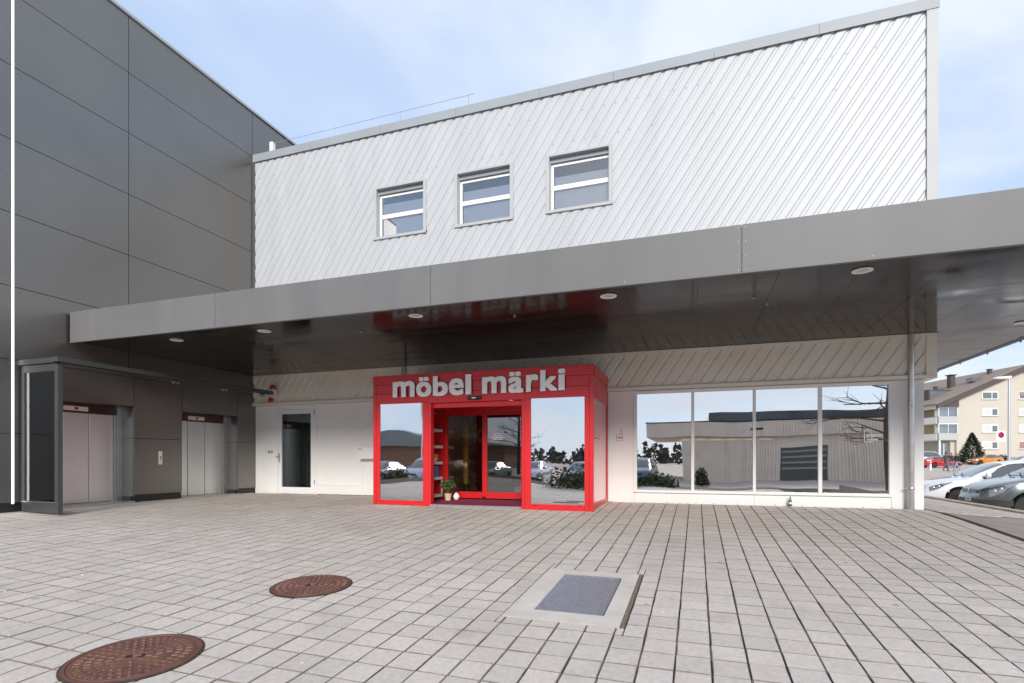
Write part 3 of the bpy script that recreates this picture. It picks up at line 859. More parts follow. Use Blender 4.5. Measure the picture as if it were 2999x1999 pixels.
rs_ = random.Random(2)
for a, b in zip(sx, sx[1:]):
    for c, d in zip(sy, sy[1:]):
        dz = rs_.uniform(-.002, .002)
        MB().box(a + .003, b - .003, c + .003, d - .003, ZS + dz, ZS + .012 + dz).build('soffit_panel', M_soffit, cp)
for c in range(9):
    for a, b in ((4.83, 5.2), (5.2, 5.9), (5.9, XR)):
        MB().box(a + .003, b - .003, 13.60 + c * 1.8 + .003, 13.60 + (c + 1) * 1.8 - .003, ZS, ZS + .012).build('soffit_panel', M_soffit, cp)
for x, y in lights:
    d = MB().lathe((x, y, ZS), [(.085, -.001), (.135, -.006), (.135, -.016), (.10, -.018), (.088, -.006)], 28).build('downlight', M_lampw, cp, smooth=True)
    MB().lathe((x, y, ZS), [(.087, -.007), (.06, -.004), (0, -.003)], 24).build('lamp_lens', M_lampg, d, smooth=True)
for x, y in ((-3.2, 9.5), (.9, 9.7), (-6.6, 9.6), (1.15, 10.15)): B('ceiling_clip', M_steel2, cp, x - .02, x + .02, y - .02, y + .02, ZS - .03, ZS - .003)
gt = MB()
gy0, gy1 = YC + .02, 30
arc = [(XR + .13 + .13 * math.cos(t), ZC0 + .16 + .15 * math.sin(t)) for t in [math.pi + math.pi * i / 10 for i in range(11)]]
arc += [(XR + .13 + (x - XR - .13) * .93, z + .012) for x, z in arc[::-1]]
gt.prism(arc, 'y', gy0, gy1).build('gutter', M_screen, cp, smooth=True)
for q in range(9): B('gutter_bracket', M_steel2, cp, XR + .12, XR + .14, 9.2 + q * 1.45, 9.26 + q * 1.45, ZC0 - .03, ZC0 + .008)
vent = MB().lathe((4.05, 9.6, 4.36), [(.10, 0), (.10, .22), (.17, .24), (.19, .30), (.16, .38), (.08, .43), (0, .44)], 20).build('roof_vent', M_wdark, cp, smooth=True)

# ------------------------------------------------------------------ alarm beacon, letterbox, bottle
al = thing('alarm_beacon', 'white alarm siren with red lamps on the cladding, left of the entrance', 'alarm', (-12.55, YB - .1, 3.1))
B('housing', M_lampw, al, -12.69, -12.41, YB - .20, YB - .02, 2.97, 3.25, bevel=.012)
MB().lathe((-12.55, YB - .11, 3.25), [(.07, 0), (.075, .03), (.07, .10), (.04, .14), (0, .15)], 16).build('red_lamp', M_redlamp, al, smooth=True)
MB().lathe((-12.55, YB - .21, 2.92), [(.0, -.02), (.075, -.015), (.085, .02), (.06, .10), (0, .10)], 16, axis='y').build('siren_horn', M_redlamp, al, smooth=True)
lb = thing('letterbox', 'white wall letterbox half hidden behind the red entrance porch', 'letterbox', (-9.15, YW, 1.08))
B('box', M_frame, lb, -9.41, -8.75, YW - .22, YW - .002, 1.08, 1.42, bevel=.006)
B('lid', M_frame, lb, -9.42, -8.74, YW - .235, YW - .002, 1.423, 1.445, bevel=.004)
B('slot', M_dark, lb, -9.39, -9.27, YW - .2225, YW - .2205, 1.355, 1.372)
bt = thing('green_bottle', 'small green glass bottle standing against the shop window base', 'bottle', (2.02, 13.60, 0))
z0 = zg(2.02, 13.6)
MB().lathe((2.02, 13.60, z0), [(.03, 0), (.034, .02), (.034, .12), (.015, .17), (.013, .22), (0, .222)], 14).build('body', M_bottle, bt, smooth=True)
MB().lathe((2.02, 13.60, z0), [(.0345, .05), (.0345, .09)], 14).build('paper_label', M_letter, bt, smooth=True)

# ------------------------------------------------------------------ red entrance porch
YP = 11.60
pr = thing('entrance_porch', 'bright red glazed entrance porch with white sign letters, under the canopy', 'entrance porch', (-4.9, YP, -.06))
xa, xc = -7.64, -2.11
zt, zf = 3.13, 2.905
zb = -.12
def pb(nm, x0, x1, y0, y1, z0, z1, m=M_red, bev=.004, par=None): return B(nm, m, par or pr, x0, x1, y0, y1, z0, z1, bevel=bev)
pb('corner_post', xa, xa + .085, YP, YP + .10, zb, zf - .004); pb('corner_post', xc - .085, xc, YP, YP + .10, zb, zf - .004)
for a, b in ((xa, -5.76), (-5.76, -3.95), (-3.95, xc)): pb('fascia_top', a + .002, b - .002, YP - .01, YP + .10, zf, zt)
pb('fascia_board', xa + .089, -5.2, YP + .003, YP + .09, 2.675, zf - .005); pb('fascia_board', -5.196, xc - .089, YP + .003, YP + .09, 2.675, zf - .005)
pb('fascia_board', xa + .089, -6.12, YP + .003, YP + .09, 2.436, 2.671); pb('fascia_board', -6.116, -3.654, YP + .003, YP + .09, 2.42, 2.671); pb('fascia_board', -3.65, xc - .089, YP + .003, YP + .09, 2.436, 2.671)
for nm, a, b, g0, g1 in (('l', xa + .089, -6.10, -7.46, -6.25), ('r', -3.67, xc - .089, -3.53, -2.305)):
    pb('window_stile', a, g0, YP + .004, YP + .085, zb, 2.432); pb('window_stile', g1, b, YP + .004, YP + .085, zb, 2.432)
    pb('window_sill', g0 + .001, g1 - .001, YP - .004, YP + .085, zb, .06)
    B('pane', G_portal, pr, g0, g1, YP + .03, YP + .042, .06, 2.434)
    for x in (g0 + .1, g1 - .1): B('drain_slot', M_dark, pr, x - .03, x + .03, YP - .0065, YP - .0045, .025, .04)
pb('door_jamb', -6.098, -6.03, YP + .0, YP + .16, zb, 2.416); pb('door_jamb', -3.74, -3.672, YP + .0, YP + .16, zb, 2.416)
pb('door_head', -6.03, -3.74, YP + .09, YP + .20, 2.30, 2.418)
# sides
for s, x in ((-1, xa), (1, xc)):
    x0, x1 = (x, x + .08) if s < 0 else (x - .08, x)
    pb('side_post', x0, x1, 13.50, 13.60, zb, zf - .004)
    pb('side_top', x0 - (.01 if s < 0 else 0), x1 + (.01 if s > 0 else 0), YP + .104, 13.60, zf, zt)
    pb('side_rail', x0 + .002, x1 - .002, YP + .104, 13.498, 2.42, zf - .005)
    pb('side_sill', x0 + .002, x1 - .002, YP + .104, 13.498, zb, .10)
    xm = x0 + .02 if s < 0 else x1 - .03
    B('side_panel', M_redg, pr, xm, xm + .012, YP + .104, 13.498, .10, 2.42)
pb('roof', xa + .082, xc - .082, YP + .104, 13.60, 3.0, 3.08)
pb('ceiling', xa + .085, xc - .085, YP + .21, 13.58, 2.56, 2.60, bev=0)
# inner sliding doors (plane near the wall)
YI = 13.30
pb('inner_head', -7.5, xc - .09, YI - .06, YI + .10, 2.33, 2.558)
pb('inner_post', -6.55, -6.45, YI - .03, YI + .05, .0, 2.33)
for a, b in ((-6.45, -5.30), (-5.30, -4.22)):
    fr = MB().box(a, a + .05, YI, YI + .045, .03, 2.33).box(b - .09, b, YI, YI + .045, .03, 2.33).box(a + .05, b - .09, YI, YI + .045, .03, .20).box(a + .05, b - .09, YI, YI + .045, 2.24, 2.33).build('sliding_door', M_red, pr)
    B('door_pane', G_inner, fr, a + .05, b - .09, YI + .018, YI + .026, .20, 2.24)
    B('door_foot', M_black, fr, b - .09, b, YI - .01, YI, .03, .08)
pb('inner_post', -4.20, -4.12, YI - .03, YI + .05, .0, 2.33)
fr = MB().box(-4.12, -4.06, YI, YI + .045, .03, 2.33).box(-2.30, -2.2, YI, YI + .045, .03, 2.33).box(-4.06, -2.30, YI, YI + .045, .03, .16).build('fixed_screen', M_red, pr)
B('door_pane', G_inner, fr, -4.06, -2.30, YI + .018, YI + .026, .16, 2.32)
fr = MB().box(-7.5, -7.4, YI, YI + .045, .03, 2.33).box(-7.4, -6.56, YI, YI + .045, .03, .16).build('fixed_screen', M_red, pr)
B('door_pane', G_inner, fr, -7.4, -6.56, YI + .018, YI + .026, .16, 2.32)
for q_, (l_, z_) in enumerate(((.30, 1.74), (.24, 1.69), (.34, 1.64), (.28, 1.59))): B('door_lettering', M_letter, pr, -4.95 - l_ / 2, -4.95 + l_ / 2, YI + .012, YI + .014, z_, z_ + .018)
B('carpet', M_carpet, pr, xa + .085, xc - .085, YP + .02, 13.70, -.2, -.004)
B('threshold', M_steel2, pr, -6.03, -3.74, YP - .05, YP + .018, zb, -.012)
sn = B('door_sensor', M_black, pr, -5.05, -4.72, YP - .06, YP + .002, 2.455, 2.535, bevel=.012)
B('sensor_lens', M_steel2, sn, -4.94, -4.84, YP - .064, YP - .061, 2.48, 2.51)
MB().lathe((-4.4, 12.7, 2.56), [(.10, -.001), (.10, -.012), (0, -.012)], 20).build('ceiling_lamp', M_warm, pr)
LET = [('m', -7.05, -6.444, 2.581, 2.965), ('\u00f6', -6.402, -5.997, 2.570, 3.046), ('b', -5.952, -5.562, 2.572, 3.047), ('e', -5.53, -5.154, 2.572, 2.968), ('l', -5.106, -4.957, 2.581, 3.047),
       ('m', -4.685, -4.091, 2.581, 2.965), ('\u00e4', -4.043, -3.686, 2.572, 3.05), ('r', -3.621, -3.336, 2.581, 2.965), ('k', -3.29, -2.897, 2.582, 3.05), ('i', -2.88, -2.725, 2.584, 3.058)]
for ch, a, b, c, d in LET: put_text('sign_letter', ch, pr, (a, b, c, d), YP - .018, M_letter, .036 if ch not in 'm' else .032, .032)

# ------------------------------------------------------------------ inside the porch
sh = thing('shelf_unit', 'white open shelf unit inside the red porch, left of the sliding doors', 'shelf', (-6.9, 12.9, 0))
for z in (.06, .52, .93, 1.36, 1.80): B('shelf', M_shelf, sh, -7.3, -6.50, 12.75, 13.2, z, z + .075, bevel=.004)
B('side_board', M_shelf, sh, -6.535, -6.50, 13.16, 13.20, .135, .5)
B('back_board', M_red, sh, -7.35, -6.52, 13.215, 13.235, .0, 2.3)
def small(nm, label, cat, parts, loc):
    t = thing(nm, label, cat, loc)
    for pn, m_, bx in parts: B(pn, m_, t, *bx, bevel=.004)
    return t
bl = small('blue_box', 'blue upright storage box on the second shelf of the porch', 'box', [('body', M_blue, (-6.68, -6.57, 12.85, 13.1, .598, .86)), ('lid', M_blue, (-6.69, -6.56, 12.84, 13.11, .862, .885)), ('tag', M_letter, (-6.64, -6.61, 12.846, 12.849, .74, .82))], (-6.62, 13, .6))
bl2 = small('blue_binder', 'slim blue binder beside the blue storage box on the porch shelf', 'binder', [('cover', M_blue, (-6.80, -6.71, 12.87, 13.1, .598, .80)), ('spine', M_blue, (-6.795, -6.715, 12.855, 12.868, .60, .79))], (-6.75, 13, .6))
bw = thing('white_bowl', 'white bowl with a yellow price card on the middle porch shelf', 'bowl', (-6.64, 12.95, 1.01))
MB().lathe((-6.64, 12.95, 1.008), [(.05, 0), (.06, .005), (.12, .08), (.115, .08), (.05, .015), (0, .012)], 20).build('bowl', M_letter, bw, smooth=True)
MB().prism([(-6.66, 1.06), (-6.56, 1.04), (-6.51, 1.17), (-6.62, 1.22)], 'y', 12.94, 12.945).build('price_card', M_yellow, bw)
def plant(nm, label, x, y, z, potr, poth, crown, n, leafm, cat='plant', stem=.05, seed=1, ls=.035):
    t = thing(nm, label, cat, (x, y, z))
    MB().lathe((x, y, z), [(potr * .72, 0), (potr * .95, poth * .85), (potr, poth * .86), (potr, poth), (potr * .9, poth), (potr * .85, poth * .9), (0, poth * .88)], 18).build('pot', M_pot, t, smooth=True)
    MB().tube([(x, y, z + poth * .8), (x + .01, y, z + poth + crown * .8)], .012, 6).build('stem', M_litter, t)
    q = random.Random(seed); m = MB()
    for i in range(n):
        d = Vector((q.gauss(0, 1), q.gauss(0, 1), q.gauss(0, .8))).normalized() * crown * q.random() ** .4
        c = Vector((x, y, z + poth + stem + crown * .75)) + d
        a = Vector((q.gauss(0, 1), q.gauss(0, 1), q.gauss(.3, .6))).normalized(); b = a.cross(Vector((q.gauss(0, 1), q.gauss(0, 1), q.gauss(0, 1)))).normalized()
        s1, s2 = ls * q.uniform(.7, 1.3), ls * .45
        m.add([c - a * s1, c + b * s2, c + a * s1, c - b * s2], [(0, 1, 2, 3)])
    tag(m.build('leaves', leafm, t, fixn=False), kind='stuff')
    return t
plant('potted_shrub', 'small green potted shrub on the porch carpet beside the shelf', -6.13, 12.75, -.004, .10, .18, .20, 420, M_leaf, seed=4)
vs = thing('white_vase', 'round white vase on the porch carpet behind the potted shrub', 'vase', (-6.0, 12.95, 0))
MB().lathe((-6.0, 12.98, -.004), [(.04, 0), (.075, .04), (.085, .09), (.055, .15), (.03, .175), (.034, .19)], 18).build('vase', M_letter, vs, smooth=True)
# things behind the sliding doors
room = thing('store_interior', 'dim store interior behind the porch sliding doors', 'room', (-4.8, 15, 0))
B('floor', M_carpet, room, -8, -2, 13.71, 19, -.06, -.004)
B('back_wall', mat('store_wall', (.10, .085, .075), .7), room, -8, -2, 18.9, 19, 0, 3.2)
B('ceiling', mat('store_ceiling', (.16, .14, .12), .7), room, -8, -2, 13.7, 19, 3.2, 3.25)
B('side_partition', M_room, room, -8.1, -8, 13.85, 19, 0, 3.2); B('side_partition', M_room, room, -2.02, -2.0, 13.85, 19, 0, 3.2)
for i in range(3): MB().lathe((-6.6 + i * 1.3, 15 + i * .4, 3.195), [(.14, 0), (.14, -.02), (0, -.02)], 14).build('ceiling_lamp', mat('store_lamp', (1, .8, .5), .5, emit=(1.0, .78, .5), estr=22), room)
pc = thing('pencil_coat_stand', 'tall yellow pencil-shaped coat stand with green hooks behind the porch doors', 'coat stand', (-6.35, 14.4, 0))
PXc = -6.35
MB().tube([(PXc, 14.4, .35), (PXc, 14.4, 2.0)], .075, 6).build('shaft', M_yellow, pc)
MB().tube([(PXc, 14.4, 2.0), (PXc, 14.4, 2.22)], .07, 6, rs=[.07, .012]).build('tip', mat('pencil_tip', (.62, .3, .12), .6), pc)
MB().tube([(PXc, 14.4, 0), (PXc, 14.4, .35)], .08, 6).build('base', M_black, pc)
for z in (1.02, 1.55, 1.80): MB().tube([(PXc - .2, 14.32, z), (PXc + .2, 14.32, z)], .014, 6).build('hook', mat('lime_hook', (.45, .62, .05), .4), pc)
cbx = thing('cardboard_box', 'brown cardboard box standing behind the left sliding door', 'box', (-7.2, 14.6, 0))
B('carton', M_card, cbx, -7.5, -6.85, 14.3, 14.9, 0, .55); B('carton_label', M_letter, cbx, -7.05, -6.97, 14.296, 14.2995, .2, .32)
wbx = thing('wooden_crate', 'pale wooden crate stacked on the cardboard box behind the doors', 'crate', (-7.3, 14.6, .55))
B('crate_side', mat('pale_wood', (.52, .36, .2), .6, var=.1), wbx, -7.45, -6.98, 14.35, 14.37, .552, 1.15); B('crate_body', mat('pale_wood2', (.45, .31, .17), .6), wbx, -7.44, -6.99, 14.371, 14.8, .552, 1.14); B('crate_rim', M_card, wbx, -7.46, -6.97, 14.33, 14.349, .82, .86)
sg = thing('round_anniversary_sign', 'round yellow anniversary sign hanging behind the porch doors', 'sign', (-5.72, 14.4, 1.9))
MB().lathe((-5.72, 14.4, 1.75), [(0, -.01), (.27, -.01), (.27, .01), (0, .01)], 30, axis='y').build('disc', mat('sign_yellow', (.60, .38, .05), .5), sg)
put_text('sign_number', '80', sg, (-5.93, -5.58, 1.68, 1.86), 14.388, M_black, .03, .004)
put_text('sign_word', 'Jahre', sg, (-5.86, -5.62, 1.58, 1.65), 14.388, M_black, .02, .004) if False else None
B('hanger', M_black, sg, -5.73, -5.71, 14.395, 14.405, 2.02, 3.2)
sdk = thing('display_desk', 'dark display desk with a white base deep inside the store', 'desk', (-4.6, 15.5, 0))
B('desk_body', M_black, sdk, -5.2, -4.2, 15.2, 15.9, .25, 1.05); B('desk_base', M_shelf, sdk, -5.15, -4.25, 15.22, 15.88, 0, .25); B('desk_top', M_screen, sdk, -5.25, -4.15, 15.15, 15.95, 1.051, 1.09)
ch = thing('mustard_armchair', 'mustard armchair with dark line pattern behind the right porch window', 'armchair', (-3.1, 12.4, 0))
B('seat', M_mustard, ch, -3.35, -2.75, 12.2, 12.75, .25, .48, bevel=.03); B('backrest', M_mustard, ch, -3.35, -2.75, 12.76, 12.92, .2, .95, bevel=.03)
for x in (-3.44, -2.74): B('armrest', M_mustard, ch, x, x + .08, 12.2, 12.9, .2, .66, bevel=.02)
for x in (-3.3, -2.83):
    for y in (12.24, 12.7): MB().tube([(x, y, .0), (x, y, .25)], .018, 6).build('leg', M_black, ch)

# ------------------------------------------------------------------ showroom behind the big window
rm = thing('showroom', 'warm furnished showroom seen through the large shop window', 'room', (1.3, 16, 0))
B('floor', M_wood, rm, -1.9, 4.45, 13.86, 20, -.06, .0); B('back_wall', M_room, rm, -1.9, 4.45, 20, 20.1, 0, 3.3)
B('ceiling', M_room, rm, -1.9, 4.45, 13.86, 20, 3.3, 3.35); B('partition', M_room, rm, -1.98, -1.9, 13.86, 20, 0, 3.3)
for i in range(6): MB().lathe((-.3 + i * .42, 16.2, 1.62), [(.02, .03), (.19, .012), (.19, -.012), (0, -.014)], 16).build('pendant_lamp', M_warm, rm)
tb = thing('dining_table', 'wooden dining table with dark trestle legs behind the shop window', 'table', (.8, 15.4, 0))
B('table_top', M_wood, tb, -.3, 1.9, 15.0, 15.9, .72, .77)
for x in (0, 1.6):
    for s in (-1, 1): MB().tube([(x + s * .28, 15.1, 0), (x, 15.45, .72)], .035, 6).build('leg', M_black, tb); MB()
for q, x in enumerate((.1, .8, 1.5)):
    c = thing('dining_chair', 'pale dining chair %s in the shop window' % ('nearest the entrance porch', 'in the middle of the table', 'nearest the leafy plant')[q], 'chair', (x, 14.6, 0), group='dining chairs in the showroom')
    B('seat', M_room, c, x - .22, x + .22, 14.45, 14.9, .43, .48); B('backrest', M_shelf, c, x - .2, x + .2, 14.40, 14.44, .52, .95)
    for dx in (-.19, .17):
        for dy in (14.47, 14.86): B('leg', M_black, c, x + dx, x + dx + .03, dy, dy + .03, 0, .43)
plant('olive_tree_pot', 'leafy potted olive tree in the corner behind the shop window', 3.1, 14.5, 0, .18, .34, .36, 500, M_leaf, seed=9, ls=.05, stem=.25)
ws = thing('window_screens', 'pale hanging curtain panels at the corner of the showroom', 'curtain', (3.5, 15.2, 0))
for x in (2.75, 3.3, 3.85):
    m = MB(); n = 14
    for i in range(n): m.v += [(x + .32 * i / (n - 1), 15.2 + .02 * math.sin(i * 1.9), .1), (x + .32 * i / (n - 1), 15.2 + .02 * math.sin(i * 1.9), 2.6)]
    m.f = [(2 * i, 2 * i + 2, 2 * i + 3, 2 * i + 1) for i in range(n - 1)]; m.m = [0] * len(m.f)
    m.build('curtain_panel', mat('curtain', (.62, .62, .55), .8), ws, fixn=False)

# ------------------------------------------------------------------ dead leaves along the walls
lf = MB(); q = random.Random(8)
for i in range(90):
    if q.random() < .5: x, y = q.uniform(-13, -7.8), 13.64 - abs(q.gauss(0, .05))
    elif q.random() < .6: x, y = q.uniform(-2.05, 4.2), 13.64 - abs(q.gauss(0, .04))
    else: x, y = q.uniform(-7.6, -2.0), YP - .03 - abs(q.gauss(0, .04))
    z = zg(x, y); s = q.uniform(.012, .035); a = q.uniform(0, 6.3)
    lf.add([(x + s * math.cos(a), y + s * math.sin(a), z + .012), (x - s * .6 * math.sin(a), y + s * .6 * math.cos(a), z + .02), (x - s * math.cos(a), y - s * math.sin(a), z + .006), (x + s * .6 * math.sin(a), y - s * .6 * math.cos(a), z + .016)], [(0, 1, 2, 3)])
tag(lf.build('leaf_litter', M_litter, fixn=False), 'scattered dry leaves along the foot of the shop walls', 'leaves', kind='stuff')
pebb = MB()
for i in range(70):
    x, y = q.uniform(-12, 4), q.uniform(2.5, 12)
    z = zg(x, y); s = q.uniform(.006, .016)
    pebb.lathe((x, y, z), [(s, 0), (s * .8, s * .5), (0, s * .7)], 5)
tag(pebb.build('grit', mat('grit', (.6, .58, .54), .8, rnd=.3)), 'pale grit specks scattered over the paving', 'grit', kind='stuff')

# ================================================================== surroundings (metres)
def cat_interp(pts, x):
    if x <= pts[0][0]: return pts[0][1]
    if x >= pts[-1][0]: return pts[-1][1]
    n = len(pts)
    for i in range(n - 1):
        if pts[i][0] <= x <= pts[i + 1][0]:
            x0, y0 = pts[i]; x1, y1 = pts[i + 1]; h = x1 - x0; d = (y1 - y0) / h
            def sl_(k):
                if k <= 0: return (pts[1][1] - pts[0][1]) / (pts[1][0] - pts[0][0])
                if k >= n - 1: return (pts[-1][1] - pts[-2][1]) / (pts[-1][0] - pts[-2][0])
                a = (pts[k][1] - pts[k - 1][1]) / (pts[k][0] - pts[k - 1][0]); b = (pts[k + 1][1] - pts[k][1]) / (pts[k + 1][0] - pts[k][0])
                return 0 if a * b <= 0 else 2 * a * b / (a + b)
            m0, m1 = sl_(i), sl_(i + 1); t = (x - x0) / h
            return y0 * (1 + 2 * t) * (1 - t) ** 2 + h * m0 * t * (1 - t) ** 2 + y1 * t * t * (3 - 2 * t) + h * m1 * t * t * (t - 1)
def sstep(a, b, x):
    t = min(1, max(0, (x - a) / (b - a))); return t * t * (3 - 2 * t)
M_tyre = mat('tyre', (.02, .02, .021), .8)
M_rim = mat('rim', (.55, .56, .58), .3, metal=.8)
M_carglass = mat('car_glass', (.06, .065, .07), .04, spec=1.0, coat=1.0)
M_lens = mat('head_lens', (.26, .28, .31), .10, metal=.5, coat=1.0)
M_tail = mat('tail_lens', (.35, .01, .01), .15, coat=.6)
M_chrome = mat('chrome', (.75, .75, .76), .12, metal=1.0)
M_trimblk = mat('bumper_black', (.03, .03, .032), .45)
M_plate = mat('number_plate', (.78, .78, .76), .4)
def paint(nm, c, metal=0.0): return mat('paint_' + nm, c, .22, metal=metal, coat=1.0, spec=.5)
SPEC = {
 'hatch': dict(L=4.2, W=1.76, top=[(0, .60), (.06, .70), (.25, .80), (.7, .90), (1.12, .98), (1.35, 1.12), (1.95, 1.40), (2.35, 1.465), (2.9, 1.45), (3.6, 1.30), (3.95, 1.02), (4.12, .90), (4.2, .72)], cowl=1.12, rf=2.0, rr=3.45, tail=3.95, xf=.84, xr=3.40),
 'mpv': dict(L=4.27, W=1.80, top=[(0, .62), (.06, .74), (.2, .84), (.55, .95), (.98, 1.05), (1.2, 1.19), (1.75, 1.50), (2.2, 1.60), (3.0, 1.61), (3.75, 1.52), (4.1, 1.12), (4.22, .98), (4.27, .75)], cowl=.98, rf=1.8, rr=3.75, tail=4.1, xf=.86, xr=3.52),
 'saloon': dict(L=4.5, W=1.76, top=[(0, .58), (.06, .66), (.3, .76), (.8, .86), (1.3, .94), (1.55, 1.06), (2.15, 1.36), (2.6, 1.42), (3.1, 1.40), (3.75, 1.08), (4.0, 1.02), (4.42, .96), (4.5, .72)], cowl=1.3, rf=2.2, rr=3.1, tail=3.75, xf=.86, xr=3.5),
 'van': dict(L=4.8, W=1.9, top=[(0, .70), (.05, .95), (.2, 1.08), (.5, 1.2), (.75, 1.42), (1.2, 1.82), (1.6, 1.93), (3, 1.95), (4.5, 1.93), (4.7, 1.7), (4.78, 1.0), (4.8, .8)], cowl=.5, rf=1.25, rr=4.5, tail=4.7, xf=.85, xr=3.9),
}
class CarShape:
    def __init__(s, sp):
        s.sp = sp
        s.hw = sp['W'] / 2
    def width(s, x):
        L = s.sp['L']; a = max(0, 1 - x / .75); b = max(0, 1 - (L - x) / .6)
        return s.hw * (1 - .30 * a ** 2.2 - .18 * b ** 2.2)
    def sect(s, x):
        sp = s.sp; L = sp['L']
        w = s.width(x); zt = cat_interp(sp['top'], x)
        zb = .20 + .06 * max(0, 1 - x / .25) + .08 * max(0, 1 - (L - x) / .3)
        for c in (sp['xf'], sp['xr']):
            d = abs(x - c)
            if d < .365: zb = max(zb, .30 + math.sqrt(.365 ** 2 - d * d))
        belt = cat_interp([(0, .5), (sp['cowl'], cat_interp(sp['top'], sp['cowl']) - .05), (sp['rf'], cat_interp(sp['top'], sp['cowl']) - .04), (sp['rr'], cat_interp(sp['top'], sp['cowl']) + .04), (L, cat_interp(sp['top'], sp['cowl']) + .05)], x)
        cab = sstep(0, .38, zt - belt) if sp['cowl'] - .05 < x < L else 0
        if x < sp['cowl'] - .05: belt = zt - .055 - .03 * max(0, 1 - x / .4)
        belt = min(belt, zt - .03)
        zA = max(zb + .05, min(.52, belt - .10)); zS = max(zA + .03, belt - .07)
        belt = max(belt, zS + .02); zt = max(zt, belt + .012)
        wr = (w * .80) * (1 - cab) + min(w * .80, s.hw * .70) * cab
        p5 = (w * .955, belt); p7 = (wr, zt - .012 - .05 * cab)
        if p7[1] < p5[1]: p7 = (p7[0], p5[1] + .004)
        p6 = ((p5[0] + p7[0]) / 2 + .018 * cab, (p5[1] + p7[1]) / 2 + .004)
        return [(0, zb), (w * .84, zb), (w * .965, zb + .045), (w, zA), (w * .988, zS), p5, p6, p7, (wr * .80, zt - .004 - .012 * cab), (0, zt)]
    def surf(s, x, t):
        p = s.sect(x); i = min(8, max(0, int(t))); f_ = t - i
        return Vector((-x, p[i][0] * (1 - f_) + p[i + 1][0] * f_, p[i][1] * (1 - f_) + p[i + 1][1] * f_))
    def normal(s, x, t, sg):
        e = .02
        a = s.surf(x + e, t) - s.surf(max(0, x - e), t); b = s.surf(x, min(9, t + .12)) - s.surf(x, t - .12)
        n = a.cross(b); n.normalize()
        c = s.surf(x, t)
        if n.dot(Vector((0, c.y, c.z - .7))) < 0: n = -n
        return n
def car(name, label, loc, heading, kind, col_, group, near=False, features=()):
    sp = SPEC[kind]; cs = CarShape(sp); L = sp['L']
    root = thing(name, label, 'van' if kind == 'van' else 'car', loc, k=1.0, group=group, rz=heading)
    O = Vector(ORG[root.name])
    n = 84 if near else 46
    st = sorted(set([0, .015, .04, .08, .13, .19, L - .015, L - .05, L - .12] + [L * i / n for i in range(1, n)]))
    def MBL():
        m = MB(1.0); return m
    def done(m, nm, mt, par=None, smooth=True, **kw):
        m.v = [tuple(Vector(p) + O) for p in m.v]
        return m.build(nm, mt, par or root, smooth=smooth, **kw)
    m = MBL(); k = 0
    rows_ = []
    for x in st:
        p = cs.sect(x)
        ring = [(-x, y, z) for y, z in p] + [(-x, -y, z) for y, z in p[1:-1]][::-1]
        rows_.append(len(m.v)); m.v += ring
    c = len(ring)
    for a, b in zip(rows_, rows_[1:]):
        for i in range(c):
            j = (i + 1) % c
            m.f.append((a + i, a + j, b + j, b + i)); m.m.append(1 if i in (0, c - 1) else 0)
    m.f.append(tuple(rows_[0] + i for i in range(c))); m.m.append(0)
    m.f.append(tuple(rows_[-1] + i for i in range(c))[::-1]); m.m.append(0)
    body = done(m, 'body', [col_, M_trimblk], angle=40)
    def patch(nm, mt, x0, x1, t0, t1, off=.006, sides=(1, -1), nx=10, nt_=4, par=None, t0f=None, t1f=None):
        for sg in sides:
            q = MBL(); b = 0
            for i in range(nx + 1):
                x = x0 + (x1 - x0) * i / nx
                a0 = t0f(i / nx) if t0f else t0; a1 = t1f(i / nx) if t1f else t1
                for j in range(nt_ + 1):
                    t = a0 + (a1 - a0) * j / nt_
                    v = cs.surf(x, t) + cs.normal(x, t, 1) * off
                    q.v.append((v.x, v.y * sg, v.z))
            for i in range(nx):
                for j in range(nt_):
                    a = i * (nt_ + 1) + j; q.f.append((a, a + 1, a + nt_ + 2, a + nt_ + 1)); q.m.append(0)
            o = done(q, nm, mt, par, fixn=False)
        return o
    def patchx(nm, mt, x0, x1, t0, off=.006, nx=8, t0f=None):       # across the centre line
        q = MBL(); nt_ = 6
        for i in range(nx + 1):
            x = x0 + (x1 - x0) * i / nx; a0 = t0f(i / nx) if t0f else t0
            line = []
            for j in range(nt_ + 1):
                t = a0 + (9 - a0) * j / nt_
                v = cs.surf(x, t) + cs.normal(x, min(t, 8.8), 1) * off
                line.append(v)
            q.v += [(v.x, v.y, v.z) for v in line] + [(v.x, -v.y, v.z) for v in line[:-1][::-1]]
        cc = 2 * nt_ + 1
        for i in range(nx):
            for j in range(cc - 1):
                a = i * cc + j; q.f.append((a, a + 1, a + cc + 1, a + cc)); q.m.append(0)
        return done(q, nm, mt, fixn=False)
    patchx('windscreen', M_carglass, sp['cowl'] + .05, sp['rf'] - .05, 7.12)
    patchx('rear_window', M_carglass, sp['rr'] + .08, sp['tail'] - .04, 7.15)
    xa_, xe_ = sp['cowl'] + .32, sp['tail'] - .28
    xm = sp['rf'] + .42; xm2 = sp['rr'] - .05
    patch('window_surround', M_trimblk, xa_ - .05, min(xe_, sp['tail'] - .2) + .04, 5.05, 6.95, off=.003, nx=14, t1f=lambda u: 5.4 + 1.55 * min(1, u * 4.0))
    patch('side_window', M_carglass, xa_, xm - .03, 5.2, 6.85, t1f=lambda u: 5.45 + 1.4 * min(1, u * 2.2))
    patch('side_window', M_carglass, xm + .03, xm2, 5.2, 6.85)
    if xe_ > xm2 + .1: patch('side_window', M_carglass, xm2 + .05, xe_, 5.25, 6.8, t1f=lambda u: 6.8 - 1.1 * u)
    # lights
    patch('headlight', M_lens, .13, .66, 4.1, 5.6, off=.005, t0f=lambda u: 3.30 + 1.35 * u ** 1.5, t1f=lambda u: 4.75 + .2 * u, nx=14, nt_=5)
